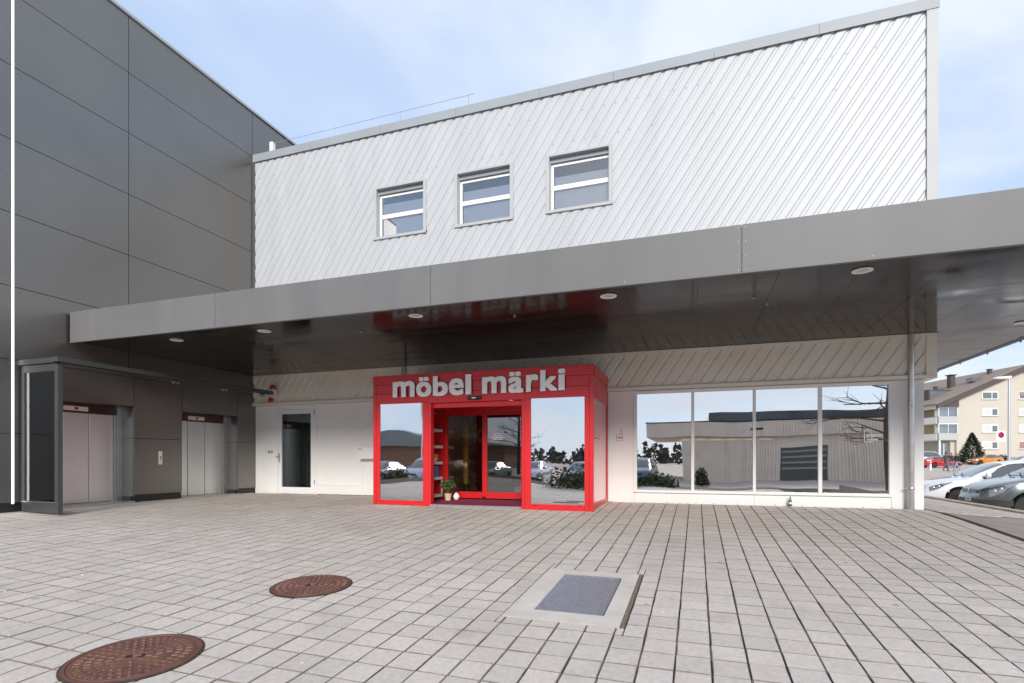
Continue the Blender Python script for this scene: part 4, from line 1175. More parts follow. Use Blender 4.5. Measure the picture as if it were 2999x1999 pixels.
    patch('tail_light', M_tail, L - .16, L - .03, 3.6, 5.4, off=.006, nx=4)
    if near:
        for sg in (1, -1):
            for xx, tt, r_ in ((.22, 4.05, .05), (.34, 4.2, .042)):
                v = cs.surf(xx, tt); nn = cs.normal(xx, tt, 1); c_ = v - nn * r_ * .45
                q = MBL(); prf = [(r_ * math.sin(math.pi * k_ / 8), -r_ * math.cos(math.pi * k_ / 8)) for k_ in range(9)]
                q.lathe((c_.x, c_.y * sg, c_.z), [(max(a_, 1e-5), b_) for a_, b_ in prf], 14)
                done(q, 'lamp_reflector', M_chrome)
            patch('lens_rim', M_chrome, .12, .68, 4, 5, off=.006, sides=(sg,), nx=14, nt_=1, t0f=lambda u: 4.75 + .2 * u, t1f=lambda u: 4.85 + .15 * u)
    # nose: grille, bumper strip, plate
    zt0 = cat_interp(sp['top'], .03)
    def bx(nm, mt, x0, x1, y0, y1, z0, z1, par=None, bev=.006):
        q = MBL(); q.box(x0, x1, y0, y1, z0, z1); return done(q, nm, mt, par, smooth=False, bevel=bev)
    gr = bx('grille', M_black, -.07, .006, -.42, .42, zt0 - .05, zt0 + .03)
    for i in range(2): bx('grille_bar', M_chrome if near else M_trimblk, .006, .014, -.40, .40, zt0 - .038 + i * .032, zt0 - .028 + i * .032, gr, 0)
    bw = cs.width(0) * .98
    for sg in (1, -1):
        pl = [(0.012, 0, 0)]
    q = MBL(); ncur = 24
    for i in range(ncur + 1):
        u = -1 + 2 * i / ncur
        x = .0 if abs(u) < .55 else ((abs(u) - .55) / .45) ** 1.5 * .55
        y = cs.width(x) * (abs(u) / .55 if abs(u) < .55 and False else 1) * (1 if u > 0 else -1) if abs(u) >= .55 else u / .55 * cs.width(0)
        for z, o in ((.33, -.02), (.35, .022), (.47, .022), (.50, -.01)):
            q.v.append((-x + o * (1 - .5 * abs(u)), y + o * .9 * (1 if u > 0 else -1) * (abs(u) >= .55), z))
    for i in range(ncur):
        for j in range(3):
            a = i * 4 + j; q.f.append((a, a + 1, a + 5, a + 4)); q.m.append(0)
    if kind != 'hatch' or not near: done(q, 'bumper_strip', M_trimblk, fixn=True)
    bx('lower_intake', M_black, -.05, .008, -.5, .5, .24, .32)
    npz = .40 if not near else .42
    npl = bx('number_plate', M_plate, .022, .032, -.17 if near else -.24, .17 if near else .24, npz, npz + .09, None, .003)
    if near:
        for i in range(6): bx('plate_character', M_ink2, .0325, .0335, -.13 + i * .045, -.105 + i * .045, npz + .025, npz + .065, npl, 0)
    # wheels
    for xx, nm in ((sp['xf'], 0), (sp['xr'], 1)):
        for sg in (1, -1):
            y0 = (cs.hw - .20) * sg
            wh = MBL().lathe((-xx, y0, .31), [(.20, 0), (.29, .01 * sg), (.31, .04 * sg), (.31, .15 * sg), (.295, .185 * sg), (.22, .19 * sg)], 28, axis='y')
            wo = done(wh, 'wheel', M_tyre)
            q = MBL().lathe((-xx, y0, .31), [(.225, .186 * sg), (.215, .175 * sg), (.205, .12 * sg), (0, .12 * sg)], 28, axis='y'); done(q, 'rim_well', M_trimblk, wo)
            q = MBL()
            for kk in range(7):
                a = kk * 2 * math.pi / 7
                d = Vector((math.cos(a), 0, math.sin(a))); p_ = Vector((-d.z, 0, d.x)); c0 = Vector((-xx, y0 + .176 * sg, .31))
                q.add([c0 + d * .03 - p_ * .025, c0 + d * .21 - p_ * .018, c0 + d * .21 + p_ * .018, c0 + d * .03 + p_ * .025], [(0, 1, 2, 3)])
            q.lathe((-xx, y0 + .175 * sg, .31), [(.228, 0), (.222, .012 * sg), (.205, .004 * sg)], 28, axis='y'); q.lathe((-xx, y0 + .17 * sg, .31), [(.05, 0), (.045, .012 * sg), (0, .014 * sg)], 12, axis='y')
            done(q, 'rim', M_rim, wo, smooth=False, fixn=False)
    # mirrors, seams, handles, wipers
    for sg in (1, -1):
        v = cs.surf(sp['cowl'] + .38, 5.25)
        q = MBL(); q.lathe((v.x + .02, (v.y + .10) * sg, v.z + .07), [(0, -.07), (.05, -.06), (.085, 0), (.08, .04), (0, .05)], 12, axis='x')
        mi = done(q, 'wing_mirror', col_)
        q = MBL(); q.box(v.x - .02, v.x + .02, min(v.y * .98 * sg, (v.y + .06) * sg), max(v.y * .98 * sg, (v.y + .06) * sg), v.z + .01, v.z + .05); done(q, 'mirror_arm', M_trimblk, mi, smooth=False)
    for xx in (sp['cowl'] + .22, xm, min(xm2 + .02, sp['xr'] + .05)):
        patch('door_seam', M_black, xx - .007, xx + .007, 2.6, 5.0, off=.003, nx=1, nt_=6)
    for xx in (xm - .18, xm2 - .15): patch('door_handle', col_, xx - .1, xx + .08, 4.25, 4.42, off=.022, nx=3, nt_=2)
    patch('bonnet_seam', M_trimblk, .25, sp['cowl'], 6.05, 6.11, off=.003, nx=10, nt_=1)
    if near:
        for yy in (.1, -.45):
            a = cs.surf(sp['cowl'] + .02, 8.2); b = cs.surf(sp['cowl'] + .12, 8.2)
            q = MBL(); q.tube([(a.x + .02, yy + .35, a.z + .02), (a.x - .01, yy, a.z + .035), (b.x - .03, yy - .28, b.z + .04)], .010, 6); done(q, 'wiper', M_black)
    if 'diamond' in features:
        q = MBL(); z = zt0 - .01
        o_ = [(.0, -.085), (.05, 0), (0, .085), (-.05, 0)]; i_ = [(.0, -.045), (.024, 0), (0, .045), (-.024, 0)]
        q.v = [(.03, a, z + b) for a, b in o_] + [(.036, a, z + b) for a, b in i_] + [(.02, a, z + b) for a, b in o_]
        q.f = [(k, (k + 1) % 4, 4 + (k + 1) % 4, 4 + k) for k in range(4)] + [(k, (k + 1) % 4, 8 + (k + 1) % 4, 8 + k) for k in range(4)]; q.m = [0] * 8
        done(q, 'bonnet_emblem', M_chrome, smooth=False, fixn=False)
    return root
GC = 'cars parked along the kerb beside the shop'
c_grey = paint('grey', (.10, .115, .12), .5); c_white = paint('white', (.74, .76, .80)); c_red = paint('red', (.45, .01, .012)); c_orange = paint('orange', (.62, .22, .02), .2)
c_silver = paint('silver', (.46, .46, .52), .6); c_blue = paint('blue', (.05, .08, .16), .5); c_green = paint('green', (.12, .25, .20), .3); c_dark = paint('dark', (.04, .045, .055), .4)
car('parked_car', 'dark grey people carrier with black bumper strip and diamond emblem, nearest the kerb', (6.76, 17.2, -.63), R(179), 'mpv', c_grey, GC, True, ('diamond',))
car('parked_car', 'white hatchback with swept headlights parked behind the grey people carrier', (6.55, 20.2, -.64), R(179.4), 'hatch', c_white, GC, True)
YA = R(18.9)
def onlot(x, y): return (x, y, zlot(y) - .02)
GF = 'cars at the far side of the car park'
car('parked_car', 'red saloon car behind the walking people across the car park', onlot(30.4, 80.2), YA, 'saloon', c_red, GF)
car('parked_car', 'orange hatchback in front of the blue fence by the conifer', onlot(36.0, 91.6), YA + math.pi, 'hatch', c_orange, GF)
car('parked_car', 'white hatchback beside the lamp post, right of the orange car', onlot(32.3, 74.3), YA + R(172), 'hatch', c_white, GF)
car('parked_car', 'white people carrier cut by the right edge of the view', onlot(33.4, 71.5), YA + R(172), 'mpv', c_white, GF)
car('delivery_van', 'white van parked behind the red saloon near the flats', onlot(31.2, 86.8), YA, 'van', c_white, GF)
GB = 'cars parked across the street facing the shop'
for q, (x, kd, cc, lb) in enumerate([(-19.2, 'hatch', c_dark, 'dark hatchback at the left end of the row across the street'), (-15.9, 'mpv', c_silver, 'silver people carrier reflected in the left porch window'), (-13.1, 'saloon', c_green, 'pale green saloon next to the silver people carrier'),
                                     (-8.9, 'hatch', c_silver, 'silver hatchback reflected in the right porch window'), (-6.2, 'saloon', c_dark, 'dark saloon reflected beside the silver hatchback'), (-3.4, 'mpv', c_blue, 'blue people carrier nearest the ribbed pavilion')]):
    car('parked_car', lb, (x, -9.4 + .2 * (q % 2), zlot(-9) - .02), R(90 + (q % 3 - 1) * 3), kd, cc, GB)

# ------------------------------------------------------------------ flats across the car park
fa = thing('apartment_block', 'cream apartment block with brown pitched roof beyond the car park', 'building', (40.73, 108.02, 0), k=1.0, rz=YA)
OF = Vector(ORG[fa.name])
M_cream2 = mat('render_cream', (.50, .465, .40), .8, var=.04, vscale=.4)
M_rooft = mat('roof_tile', (.24, .19, .155), .85, var=.25, vscale=2.5)
M_rake = mat('roof_board', (.075, .06, .058), .6)
M_balc = mat('balcony_white', (.72, .70, .64), .6); M_balg = mat('balcony_grey', (.42, .43, .44), .6)
M_winr = mat('flat_window', (.12, .14, .16), .06, spec=.8, coat=.5); M_curt = mat('net_curtain', (.55, .55, .54), .5)
M_shut = mat('shutter_brown', (.30, .19, .15), .7)
def FB(nm, m, x0, x1, y0, y1, z0, z1, par=None):
    return MB(1.0).add([Vector(p) + OF for p in MB(1.0).box(x0, x1, y0, y1, z0, z1).v], [(0, 3, 2, 1), (4, 5, 6, 7), (0, 1, 5, 4), (1, 2, 6, 5), (2, 3, 7, 6), (3, 0, 4, 7)]).build(nm, m, par or fa)
def FP(nm, m, poly, c0, c1, par=None):
    t = MB(1.0).prism(poly, 'y', c0, c1); t.v = [tuple(Vector(p) + OF) for p in t.v]; return t.build(nm, m, par or fa)
AX, AZ = 10.9, 16.3
def rz_(a): return AZ - abs(a - AX) * .435
zg0 = .8
FP('gable_wall', M_cream2, [(0, zg0), (21.8, zg0), (21.8, rz_(21.8) - .2), (AX, AZ - .2), (0, rz_(0) - .2)], 0, 18)
D_ = 22
FP('roof', M_rooft, [(-3.9, rz_(-3.9)), (AX, AZ), (AX, AZ + .28), (-3.9, rz_(-3.9) + .28)], -.55, D_)
FP('roof', M_rooft, [(25.6, rz_(25.6)), (AX, AZ), (AX, AZ + .28), (25.6, rz_(25.6) + .28)], -.55, D_)
FP('rake_board', M_rake, [(-3.6, rz_(-3.6) - .62), (0, rz_(0) - .75), (AX, AZ - .75), (AX, AZ + .1), (-3.9, rz_(-3.9) + .1)], -.75, -.56)
FP('rake_board', M_rake, [(25, rz_(25) - .5), (AX, AZ - .75), (AX, AZ + .1), (25.6, rz_(25.6) + .1)], -.75, -.56)
FP('gable_infill', M_rake, [(-3.2, 9.55), (0, 9.55), (0, rz_(0) - .8), (-3.2, rz_(-3.2) - .45)], -.5, -.3)
FB('balcony_block', M_cream2, -.7, 0, .4, 17, zg0, 10.3); 
for r, zt_ in enumerate((12.08, 9.34, 6.6, 3.86)):
    for a0, a1, sh_ in ((4.25, 6.76, False), (10.35, 12.9, r in (0, 3)), (15.2, 17.5, False)):
        if zt_ > rz_(a1) - 1.2: continue
        wn = FB('window', M_frame, a0 - .07, a1 + .07, -.06, -.005, zt_ - 1.2, zt_ + .06)
        split = a0 + (a1 - a0) * .62
        FB('sill', M_wtrim, a0 - .15, a1 + .15, -.16, -.001, zt_ - 1.28, zt_ - 1.205, wn)
        FB('pane', M_curt if r != 0 else M_winr, a0 + .05, split - .06, -.075, -.062, zt_ - 1.08, zt_ - .08, wn); FB('pane', M_winr, split + .06, a1 - .05, -.075, -.062, zt_ - 1.08, zt_ - .08, wn)
        if sh_: FB('roller_shutter', M_shut, a0, a1, -.10, -.078, zt_ - (.55 if r == 0 else 1.1), zt_, wn)
for zg_, zp in ((9.5, 6.9), (6.77, 4.14)):                    # glazed loggias
    bl_ = FB('loggia', M_balg, -3.2, -.02, -.35, .1, zp, zp + 1.13)
    FB('floor_slab', M_balc, -3.2, -.02, .1, 16, zp - .1, zp + .12, bl_)
    for q in range(2): FB('loggia_pane', G_up, -3.1 + q * 1.55, -1.62 + q * 1.55, -.25, -.2, zp + 1.16, zg_ - .04, bl_)
    FB('loggia_post', M_frame, -3.2, -3.1, -.3, -.15, zp + 1.14, zg_, bl_); FB('loggia_post', M_frame, -1.62, -1.55, -.3, -.15, zp + 1.14, zg_, bl_); FB('loggia_post', M_frame, -.1, -.02, -.3, -.15, zp + 1.14, zg_, bl_)
    FB('loggia_back', M_balc, -3.1, -.72, .6, .7, zp + 1.13, zg_, bl_)
    FB('loggia_head', M_frame, -3.2, -.02, -.32, -.1, zg_ - .03, zg_ + .12, bl_)
    FB('balcony_parapet', M_balc, -3.3, -3.2, .12, 16, zp, zp + 1.05)
    FB('balcony_back', mat('balcony_warm', (.50, .36, .20), .7), -1.6, -1.5, .8, 16, zp + .12, zg_ + .1)
FB('eave_parapet', M_balc, -3.3, -3.2, .12, 16, 9.3, 10.0)
FB('column', M_frame, -3.0, -2.8, -.2, 0, zg0, 4.1)
en = FB('entrance_door', M_winr, -2.4, -1.2, .38, .399, zg0, 3.6); FB('door_frame', M_frame, -2.5, -2.4, .36, .399, zg0, 3.7, en); FB('door_frame', M_frame, -1.85, -1.75, .36, .379, zg0, 3.6, en)
FP('entrance_ramp', M_conc, [(-.3, 1.0), (1.4, 1.0), (-.3, 2.4)], -1.2, -.9)
def roof_item(nm, a, b, w_, h_, m=M_rake):
    z = rz_(a)
    o = FB(nm, m, a - w_, a + w_, b - w_, b + w_, z - .3, z + h_); FB(nm + '_cap', m, a - w_ * 1.5, a + w_ * 1.5, b - w_ * 1.5, b + w_ * 1.5, z + h_ + .05, z + h_ + .17, o); return o
ck = roof_item('chimney', 4.4, 6.5, .42, 2.3); roof_item('vent_pipe', 3.6, 9.0, .22, .9); roof_item('vent_pipe', 9.0, 4.0, .25, .9)
dm = FB('dormer', M_rake, -1.5, 2.4, 4.0, 9, rz_(-1.5), rz_(-1.5) + 2.1); FB('dormer_glass', M_winr, -1.3, 2.2, 3.95, 3.99, rz_(-1.5) + .4, rz_(-1.5) + 1.8, dm); FB('skylight', M_winr, 4.8, 6.4, 2.5, 3.8, rz_(5.6) + .2, rz_(5.6) + .95)

# blue fence, conifer, bush, lamp post with sign, bollard, kerb line
M_bluef = mat('fence_blue', (.05, .20, .50), .5)
fn = thing('blue_fence', 'low blue slatted fence in front of the cream flats', 'fence', (35.4, 96.7, zlot(97)), k=1.0, rz=YA)
OFn = Vector(ORG[fn.name])
def NB(root, nm, m, *b, bevel=0):
    o3 = Vector(ORG[root.name]); t = MB(1.0).box(*b); t.v = [tuple(Vector(p) + o3) for p in t.v]; return t.build(nm, m, root, bevel=bevel)
NB(fn, 'base_wall', M_conc, 0, 6.6, 0, .15, -.6, .15)
for q in range(4):
    NB(fn, 'post', M_bluef, q * 2.15, q * 2.15 + .14, -.05, .1, .15, 1.05)
    if q < 3:
        for k in range(3): NB(fn, 'slat', M_bluef, q * 2.15 + .14, q * 2.15 + 2.15, .0, .05, .22 + k * .27, .40 + k * .27)
M_needle = mat('needle', (.035, .05, .022), .8, rnd=.5)
M_bark = mat('bark', (.09, .065, .05), .9, var=.3, vscale=8)
ct = thing('conifer_tree', 'dark cone-shaped conifer in front of the cream flats', 'tree', (37.85, 95.4, zlot(95.4)), k=1.0)
oc = Vector(ORG[ct.name])
MB(1.0).tube([oc, oc + Vector((0, 0, 3.8))], .1, 8, rs=[.13, .03]).build('trunk', M_bark, ct)
m = MB(1.0); q = random.Random(21)
for i in range(5200):
    h_ = q.random() ** 1.5; a = q.uniform(0, 6.283)
    lump = 1 + .16 * math.sin(a * 5 + h_ * 23) + .10 * math.sin(a * 11 - h_ * 41)
    rr_ = (1.75 * (1 - h_) ** .85 + .05) * lump * q.uniform(.55, 1.0)
    c = oc + Vector((rr_ * math.cos(a), rr_ * math.sin(a), .25 + h_ * 4.1 + q.uniform(-.1, .1)))
    d = Vector((math.cos(a), math.sin(a), q.uniform(.1, .9))).normalized(); t = d.cross(Vector((q.gauss(0, 1), q.gauss(0, 1), q.gauss(0, 1)))).normalized()
    s1 = q.uniform(.07, .17)
    m.add([c - d * s1, c + t * s1 * .45, c + d * s1 * 1.2, c - t * s1 * .45], [(0, 1, 2, 3)])
tag(m.build('crown', M_needle, ct, fixn=False), kind='stuff')
def bush(nm, label, loc, rx, ry, rz2, n, m_, ls, seed, group=None):
    t = thing(nm, label, 'shrub', loc, k=1.0, group=group); o3 = Vector(ORG[t.name]); q = random.Random(seed); mm = MB(1.0)
    for i in range(n):
        d = Vector((q.gauss(0, 1), q.gauss(0, 1), abs(q.gauss(0, 1)))).normalized() * q.random() ** .35
        lump = 1 + .2 * math.sin(d.x * 9 + seed) * math.cos(d.y * 8)
        c = o3 + Vector((d.x * rx * lump, d.y * ry * lump, d.z * rz2 * lump + .05))
        a = Vector((q.gauss(0, 1), q.gauss(0, 1), q.gauss(.4, .8))).normalized(); b = a.cross(Vector((q.gauss(0, 1), q.gauss(0, 1), q.gauss(0, 1)))).normalized(); s1 = ls * q.uniform(.6, 1.3)
        mm.add([c - a * s1, c + b * s1 * .5, c + a * s1, c - b * s1 * .5], [(0, 1, 2, 3)])
    tag(mm.build('foliage', m_, t, fixn=False), kind='stuff')
    st_ = MB(1.0)
    for k in range(5): st_.tube([o3, o3 + Vector((q.uniform(-.5, .5) * rx, q.uniform(-.5, .5) * ry, rz2 * .7))], .02, 5)
    st_.build('stems', M_bark, t)
bush('leafless_bush', 'dark brown bush behind the orange car by the lamp post', onlot(42.0, 96.5), 1.3, .9, 1.2, 700, mat('twig', (.07, .045, .04), .9, rnd=.4), .12, 5)
lp = thing('street_lamp', 'tall grey street lamp with flat white head in the car park', 'street lamp', (22.0, 49.8, zlot(49.8)), k=1.0, rz=YA)
ol = Vector(ORG[lp.name])
M_lpg = mat('lamp_post_grey', (.52, .53, .54), .4, metal=.6)
t = MB(1.0).tube([(0, 0, 0), (0, 0, 7.3)], .1, 14, rs=[.11, .075]); t.v = [tuple(Vector(p) + ol) for p in t.v]; t.build('pole', M_lpg, lp, smooth=True)
t = MB(1.0).prism([(-1.1, 7.16), (-1.0, 7.28), (.05, 7.36), (.1, 7.26), (-.1, 7.16)], 'y', -.14, .14); t.v = [tuple(Vector(p) + ol) for p in t.v]; t.build('lamp_head', mat('lamp_head', (.72, .72, .70), .4), lp)
NB(lp, 'lamp_glass', M_lampg, -1.05, -.3, -.11, .11, 7.135, 7.158)
ns = thing('no_parking_sign', 'square white no parking sign fixed to the street lamp', 'sign', (21.4, 49.55, 2.6 - .0), k=1.0, rz=YA)
oz = Vector(ORG[ns.name])
NB(ns, 'plate', M_letter, -.34, .34, -.02, .0, -.40, .38, bevel=.01)
def disc(nm, m, r, y, z, r0=0):
    t = MB(1.0).lathe((0, y, z), [(r0, 0), (r, 0), (r, -.004), (r0, -.004)], 32, axis='y'); t.v = [tuple(Vector(p) + oz) for p in t.v]; return t.build(nm, m, ns)
disc('red_ring', mat('sign_red', (.55, .01, .02), .4), .235, -.021, .10, .17); disc('blue_disc', mat('sign_blue', (.02, .08, .38), .4), .169, -.021, .10)
t = MB(1.0).prism([(-.13, .20), (-.10, .23), (.13, .0), (.10, -.03)], 'y', -.029, -.0255); t.v = [tuple(Vector(p) + oz) for p in t.v]; t.build('red_bar', MATS['sign_red'], ns)
NB(ns, 'arrow_bar', M_ink2, -.2, .2, -.0235, -.0205, -.27, -.25)
for x in (-.23, .19): NB(ns, 'arrow_end', M_ink2, x, x + .04, -.0235, -.0205, -.32, -.20)
for z in (.2, -.2): NB(ns, 'bracket', M_steel2, .341, .62, -.01, .01, z, z + .03)
bo = thing('bollard', 'slim red and white bollard in front of the red saloon', 'bollard', onlot(21.9, 63.7), k=1.0)
ob = Vector(ORG[bo.name])
for z0_, z1_, m_ in ((0, .62, M_letter), (.62, .72, M_redlamp), (.72, .82, M_letter), (.82, .92, M_redlamp), (.92, 1.02, M_letter)):
    MB(1.0).tube([ob + Vector((0, 0, z0_)), ob + Vector((0, 0, z1_ - .001))], .075, 12).build('band', m_, bo, smooth=True)
t = MB(1.0).box(14, 26, 55.2, 55.5, zlot(55) - .1, zlot(55) + .1); tag(t.build('far_kerb', M_kerb), kind='structure')
t = MB(1.0); gv = [(8, 26), (24, 31)]
vg = MB(1.0).box(20.5, 60, 60.3, 63.2, zlot(61.5) - .1, zlot(61.5) + .06); tag(vg.build('grass_strip', mat('grass', (.16, .22, .06), .9, var=.3, vscale=6)), kind='structure') if False else None

# ------------------------------------------------------------------ people
M_skin = mat('skin', (.52, .33, .25), .6); M_hair = mat('hair_brown', (.10, .055, .03), .7); M_hair2 = mat('hair_light', (.28, .16, .08), .7)
M_jean = mat('jeans', (.06, .09, .16), .85); M_jean2 = mat('jeans_light', (.25, .31, .38), .85); M_jack = mat('jacket_dark', (.045, .038, .036), .8); M_jack2 = mat('jacket_brown', (.10, .07, .06), .8); M_shoe = mat('shoe', (.02, .02, .02), .6)
def person(label, loc, rz, h, jm, tm, hm, stride, ph, long_hair):
    t = thing('person', label, 'person', loc, k=1.0, group='people walking across the car park', rz=rz)
    s = h / 1.75
    J = {}; E = []
    def j(n, x, y, z, r, par=None):
        J[n] = (Vector((x, y, z)) * s, r * s)
        if par: E.append((par, n))
    a = stride * ph
    j('pelvis', 0, 0, .95, .145); j('waist', 0, 0, 1.10, .135, 'pelvis'); j('chest', .02, 0, 1.32, .165, 'waist'); j('neck', .02, 0, 1.50, .06, 'chest'); j('head', .03, 0, 1.60, .085, 'neck'); j('crown', .03, 0, 1.70, .075, 'head')
    for sd, q in ((1, 1), (-1, -1)):
        f_ = stride * q * ph
        j('hip%d' % sd, .0, .09 * sd, .90, .095, 'pelvis'); j('knee%d' % sd, .20 * f_ + .03, .09 * sd, .50, .065, 'hip%d' % sd); j('ank%d' % sd, .36 * f_ - (.06 if f_ < 0 else 0), .09 * sd, .08 + (.06 if f_ < 0 else 0), .045, 'knee%d' % sd); j('toe%d' % sd, .36 * f_ + .16, .10 * sd, .035 + (.01 if f_ < 0 else 0), .035, 'ank%d' % sd)
        j('sho%d' % sd, .02, .19 * sd, 1.42, .07, 'chest'); j('elb%d' % sd, -.14 * f_, .25 * sd, 1.14, .05, 'sho%d' % sd); j('wri%d' % sd, -.20 * f_ + .10, .25 * sd, .90, .036, 'elb%d' % sd); j('han%d' % sd, -.21 * f_ + .13, .25 * sd, .80, .03, 'wri%d' % sd)
    names = list(J); me = bpy.data.meshes.new('body'); me.from_pydata([J[n][0] for n in names], [(names.index(a), names.index(b)) for a, b in E], [])
    o = bpy.data.objects.new('body', me); col.objects.link(o)
    sk = o.modifiers.new('s', 'SKIN')
    for i, n in enumerate(names): me.skin_vertices[0].data[i].radius = (J[n][1], J[n][1])
    me.skin_vertices[0].data[0].use_root = True
    o.modifiers.new('u', 'SUBSURF').levels = 2
    bpy.context.view_layer.update()
    m2 = bpy.data.meshes.new_from_object(o.evaluated_get(bpy.context.evaluated_depsgraph_get()))
    bpy.data.objects.remove(o); m2.name = 'body'
    m2.materials.clear()
    for mm in (M_skin, jm, tm, M_shoe): m2.materials.append(mm)
    for p in m2.polygons:
        c = p.center / s; p.use_smooth = True
        p.material_index = 0 if c.z > 1.49 else (1 if c.z > .93 and not (abs(c.y) > .17 and c.z < .90) else (2 if c.z > .09 else 3))
        if abs(c.y) > .19 and c.z < .90: p.material_index = 0
    b = bpy.data.objects.new('body', m2); col.objects.link(b); b.parent = t
    o3 = Vector(ORG[t.name])
    q = MB(1.0).lathe((.015 * s, 0, 1.54 * s), [(.06 * s, -.16 * s if long_hair else .03 * s), (.098 * s, .0), (.108 * s, .10 * s), (.09 * s, .19 * s), (.04 * s, .235 * s), (0, .24 * s)], 16)
    q.v = [tuple(Vector((p[0] - (.03 * s if p[0] > .05 * s else 0), p[1], p[2])) + o3) for p in q.v]; q.build('hair', hm, t, smooth=True)
    nz_ = MB(1.0).lathe((.125 * s, 0, 1.615 * s), [(.016 * s, -.02 * s), (.012 * s, .0), (0, .03 * s)], 6); nz_.v = [tuple(Vector(p) + o3) for p in nz_.v]; nz_.build('nose', M_skin, t)
    return t
person('man in a brown jacket and dark jeans walking past the red saloon', onlot(21.05, 57.9), YA + R(10), 1.72, M_jack2, M_jean, M_hair, 1.0, 1, False)
person('woman in a black jacket and pale jeans with loose brown hair', onlot(22.0, 58.3), YA + R(170), 1.66, M_jack, M_jean2, M_hair2, .8, 1, True)
person('person in a brown jacket walking half hidden behind the woman in black', onlot(21.85, 59.0), YA + R(175), 1.68, M_jack2, M_jean2, M_hair2, .7, -1, True)

# ------------------------------------------------------------------ across the street, seen in the glass
pv = thing('ribbed_pavilion', 'low beige ribbed pavilion across the street reflected in the shop window', 'building', (8, -22, -.6), k=1.0)
M_rib = mat('ribbed_concrete', (.78, .67, .57), .8, var=.08, vscale=1.2)
zp0 = -.65
def PB(nm, m, *b, par=None): return MB(1.0).box(*b).build(nm, m, par or pv)
YPV = -20.0
PB('lower_wall', M_rib, -1.0, 24, YPV - 12, YPV - .3, zp0, 2.55); PB('upper_wall', M_rib, -3.6, 24, YPV - 12, YPV, 2.56, 3.66)
r_ = MB(1.0); x = -3.55; q = random.Random(4)
while x < 24:
    wd = q.uniform(.05, .13); r_.box(x, x + wd, YPV, YPV + q.uniform(.03, .07), 2.58, 3.64)
    if x > -.95 and not 5.5 < x < 8.75: r_.box(x, x + wd, YPV - .3, YPV - .3 + q.uniform(.03, .07), zp0, 2.54)
    x += wd + q.uniform(.06, .12)
tag(r_.build('wall_ribs', M_rib, pv), kind='stuff')
PB('roof_edge', M_dark, -3.65, 24, YPV - 12, YPV + .06, 3.66, 3.73)
PB('glazed_storey', mat('storey_glass', (.06, .065, .075), .1, coat=.4), 1.0, 24, YPV - 10, YPV - 1.5, 3.73, 4.45)
gd = PB('loading_bay', mat('bay_dark', (.10, .095, .09), .6), 5.7, 8.7, YPV - .34, YPV - .26, zp0, 1.75)
for k in range(4): PB('bay_slat', mat('bay_slat', (.30, .29, .28), .5), 5.8, 8.6, YPV - .25, YPV - .22, zp0 + .75 + k * .42, zp0 + .9 + k * .42, par=gd)
PB('facade_text', M_dark, 3.6, 4.5, YPV + .075, YPV + .09, 3.05, 3.17)
def bare_tree(label, loc, h, seed):
    t = thing('bare_tree', label, 'tree', loc, k=1.0, group='leafless trees across the street'); q = random.Random(seed); o3 = Vector(loc)
    tk = MB(1.0); br = MB(1.0)
    top = o3 + Vector((.2, .1, h)); tk.tube([o3, o3 + Vector((.05, 0, h * .5)), top], .2, 8, rs=[.2, .13, .03]).build('trunk', M_bark, t, smooth=True)
    def limb(p, d, l, r, dep):
        e = p + d * l; br.tube([p, p + d * l * .5 + Vector((q.uniform(-.1, .1), q.uniform(-.1, .1), q.uniform(-.05, .1))) * l * .5, e], r, 4, rs=[r, r * .75, r * .4], caps=False)
        if dep:
            for k in range(3 if dep > 1 else 4): limb(p + d * l * q.uniform(.35, 1), (d + Vector((q.gauss(0, .55), q.gauss(0, .55), q.gauss(.05, .4)))).normalized(), l * q.uniform(.4, .65), r * .5, dep - 1)
    n = 22
    for i in range(n):
        z = h * (.22 + .75 * i / n); a = i * 2.4 + q.uniform(-.4, .4)
        limb(o3 + Vector((.1, .05, z)), Vector((math.cos(a), math.sin(a), q.uniform(.0, .5))).normalized(), (h - z) * .32 + .7, .05, 2)
    br.build('branches', M_bark, t, fixn=False)
bare_tree('tall bare larch reflected at the corner of the shop window', (8.6, -7.6, -.6), 9, 3)
bare_tree('bare tree behind the left row of cars', (-26, -17, -.6), 7, 5)
bare_tree('bare tree beyond the middle of the car row', (-17, -30, -.6), 8, 8)
M_hedge = mat('hedge_leaf', (.05, .075, .03), .8, rnd=.5)
for q_, (x, y, rx, rz2, lb) in enumerate([(-20.5, -5.6, 1.3, 1.1, 'dark green kerb shrub at the left end of the street row'), (-14.6, -5.5, .7, 1.0, 'dark green kerb shrub before the silver people carrier'), (-5.2, -5.4, 1.5, 1.2, 'wide dark green kerb shrub before the dark saloon'), (-1.9, -6.5, 1.1, .7, 'low spreading kerb shrub left of the pavilion'), (.3, -12, .45, 1.0, 'upright shrub in a planter before the pavilion')]):
    bush('kerb_shrub', lb, (x, y, -.62), rx, .7, rz2, 900, M_hedge, .09, 30 + q_, 'shrubs along the street kerb')
tag(MB(1.0).box(-60, 40, -6.4, -6.15, -.8, -.5).build('street_kerb', M_kerb), kind='structure')
fw_ = MB(1.0); q = random.Random(77)
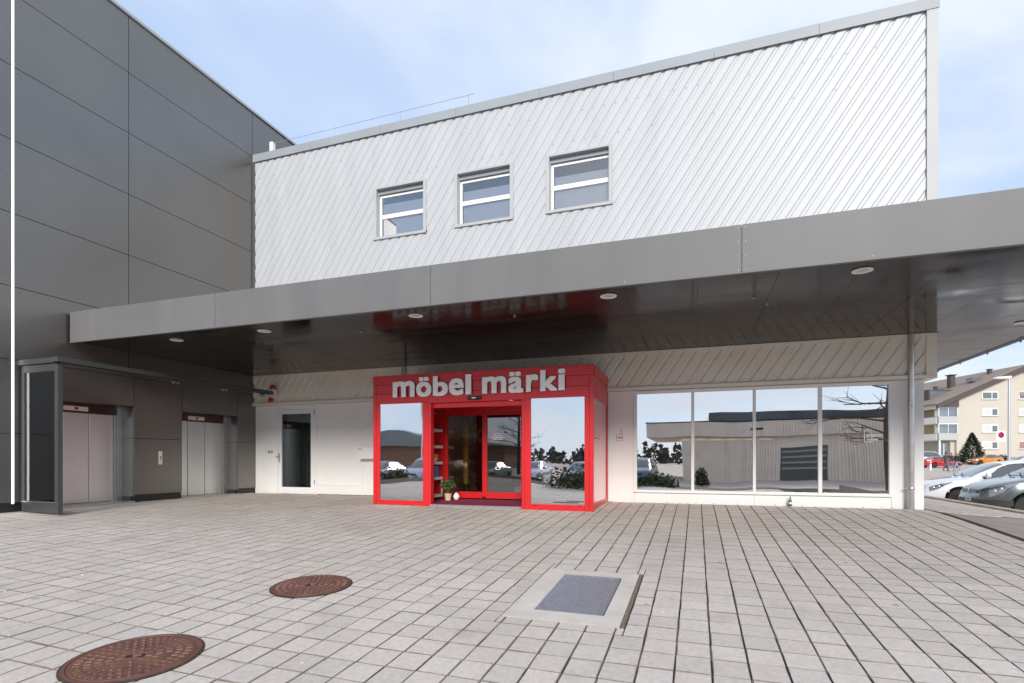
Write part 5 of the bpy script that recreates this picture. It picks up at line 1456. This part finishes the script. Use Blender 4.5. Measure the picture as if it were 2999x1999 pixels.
for i in range(420):
    x = q.uniform(-260, 200); y = -190 + q.uniform(-25, 25); hh = q.uniform(5, 9) * (1 + .3 * math.sin(x * .03)); s = q.uniform(2, 4)
    for k in range(34):
        u = q.random(); a = q.uniform(0, 6.28); r_ = s * (1 - u * .75) * q.uniform(.3, 1)
        c = Vector((x + r_ * math.cos(a), y + r_ * math.sin(a), -.5 + u * hh)); d = Vector((q.gauss(0, 1), q.gauss(0, 1), q.gauss(0, 1))).normalized(); e = d.cross(Vector((q.gauss(0, 1), q.gauss(0, 1), q.gauss(0, 1)))).normalized(); l_ = q.uniform(.5, 1.3)
        fw_.add([c - d * l_, c + e * l_ * .7, c + d * l_, c - e * l_ * .7], [(0, 1, 2, 3)])
tag(fw_.build('far_wood', mat('far_wood', (.07, .065, .05), .9, rnd=.4), fixn=False), 'far dark tree line across the street on the horizon', 'wood', kind='stuff')
hl = thing('low_hall', 'low brown hall with grey roof far across the street', 'building', (-48, -62, -.6), k=1.0)
MB(1.0).box(-70, -30, -75, -62, -.7, 3.2).build('wall', mat('hall_brown', (.25, .14, .09), .8), hl); MB(1.0).prism([(-71, 3.2), (-29, 3.2), (-50, 6.0)], 'y', -76, -61).build('roof', mat('hall_roof', (.22, .24, .24), .7), hl)
tw = thing('brick_tower', 'square red brick tower far across the street', 'building', (-22, -120, 0), k=1.0)
MB(1.0).box(-26, -17, -126, -118, -1, 13).build('wall', mat('brick_red', (.33, .13, .09), .85, var=.1), tw); MB(1.0).box(-26.3, -16.7, -126.3, -117.7, 13, 13.6).build('cornice', M_rake, tw)
fl = thing('flag_pole', 'tall flag pole with an orange and white flag across the street', 'flag', (-22, -22, -.6), k=1.0)
MB(1.0).tube([(-22, -22, -.6), (-22, -22, 8.6)], .05, 8).build('pole', M_letter, fl, smooth=True)
m = MB(1.0)
for i in range(9):
    z = 8.4 - i * .55; d = .12 * math.sin(i * 1.1); m.v += [(-21.95, -22, z), (-21.5 + d, -22 + .15 * math.sin(i * .9), z)]
m.f = [(2 * i, 2 * i + 1, 2 * i + 3, 2 * i + 2) for i in range(8)]; m.m = [0] * 8
m.build('flag', mat('flag_orange', (.8, .35, .12), .8), fl, fixn=False)
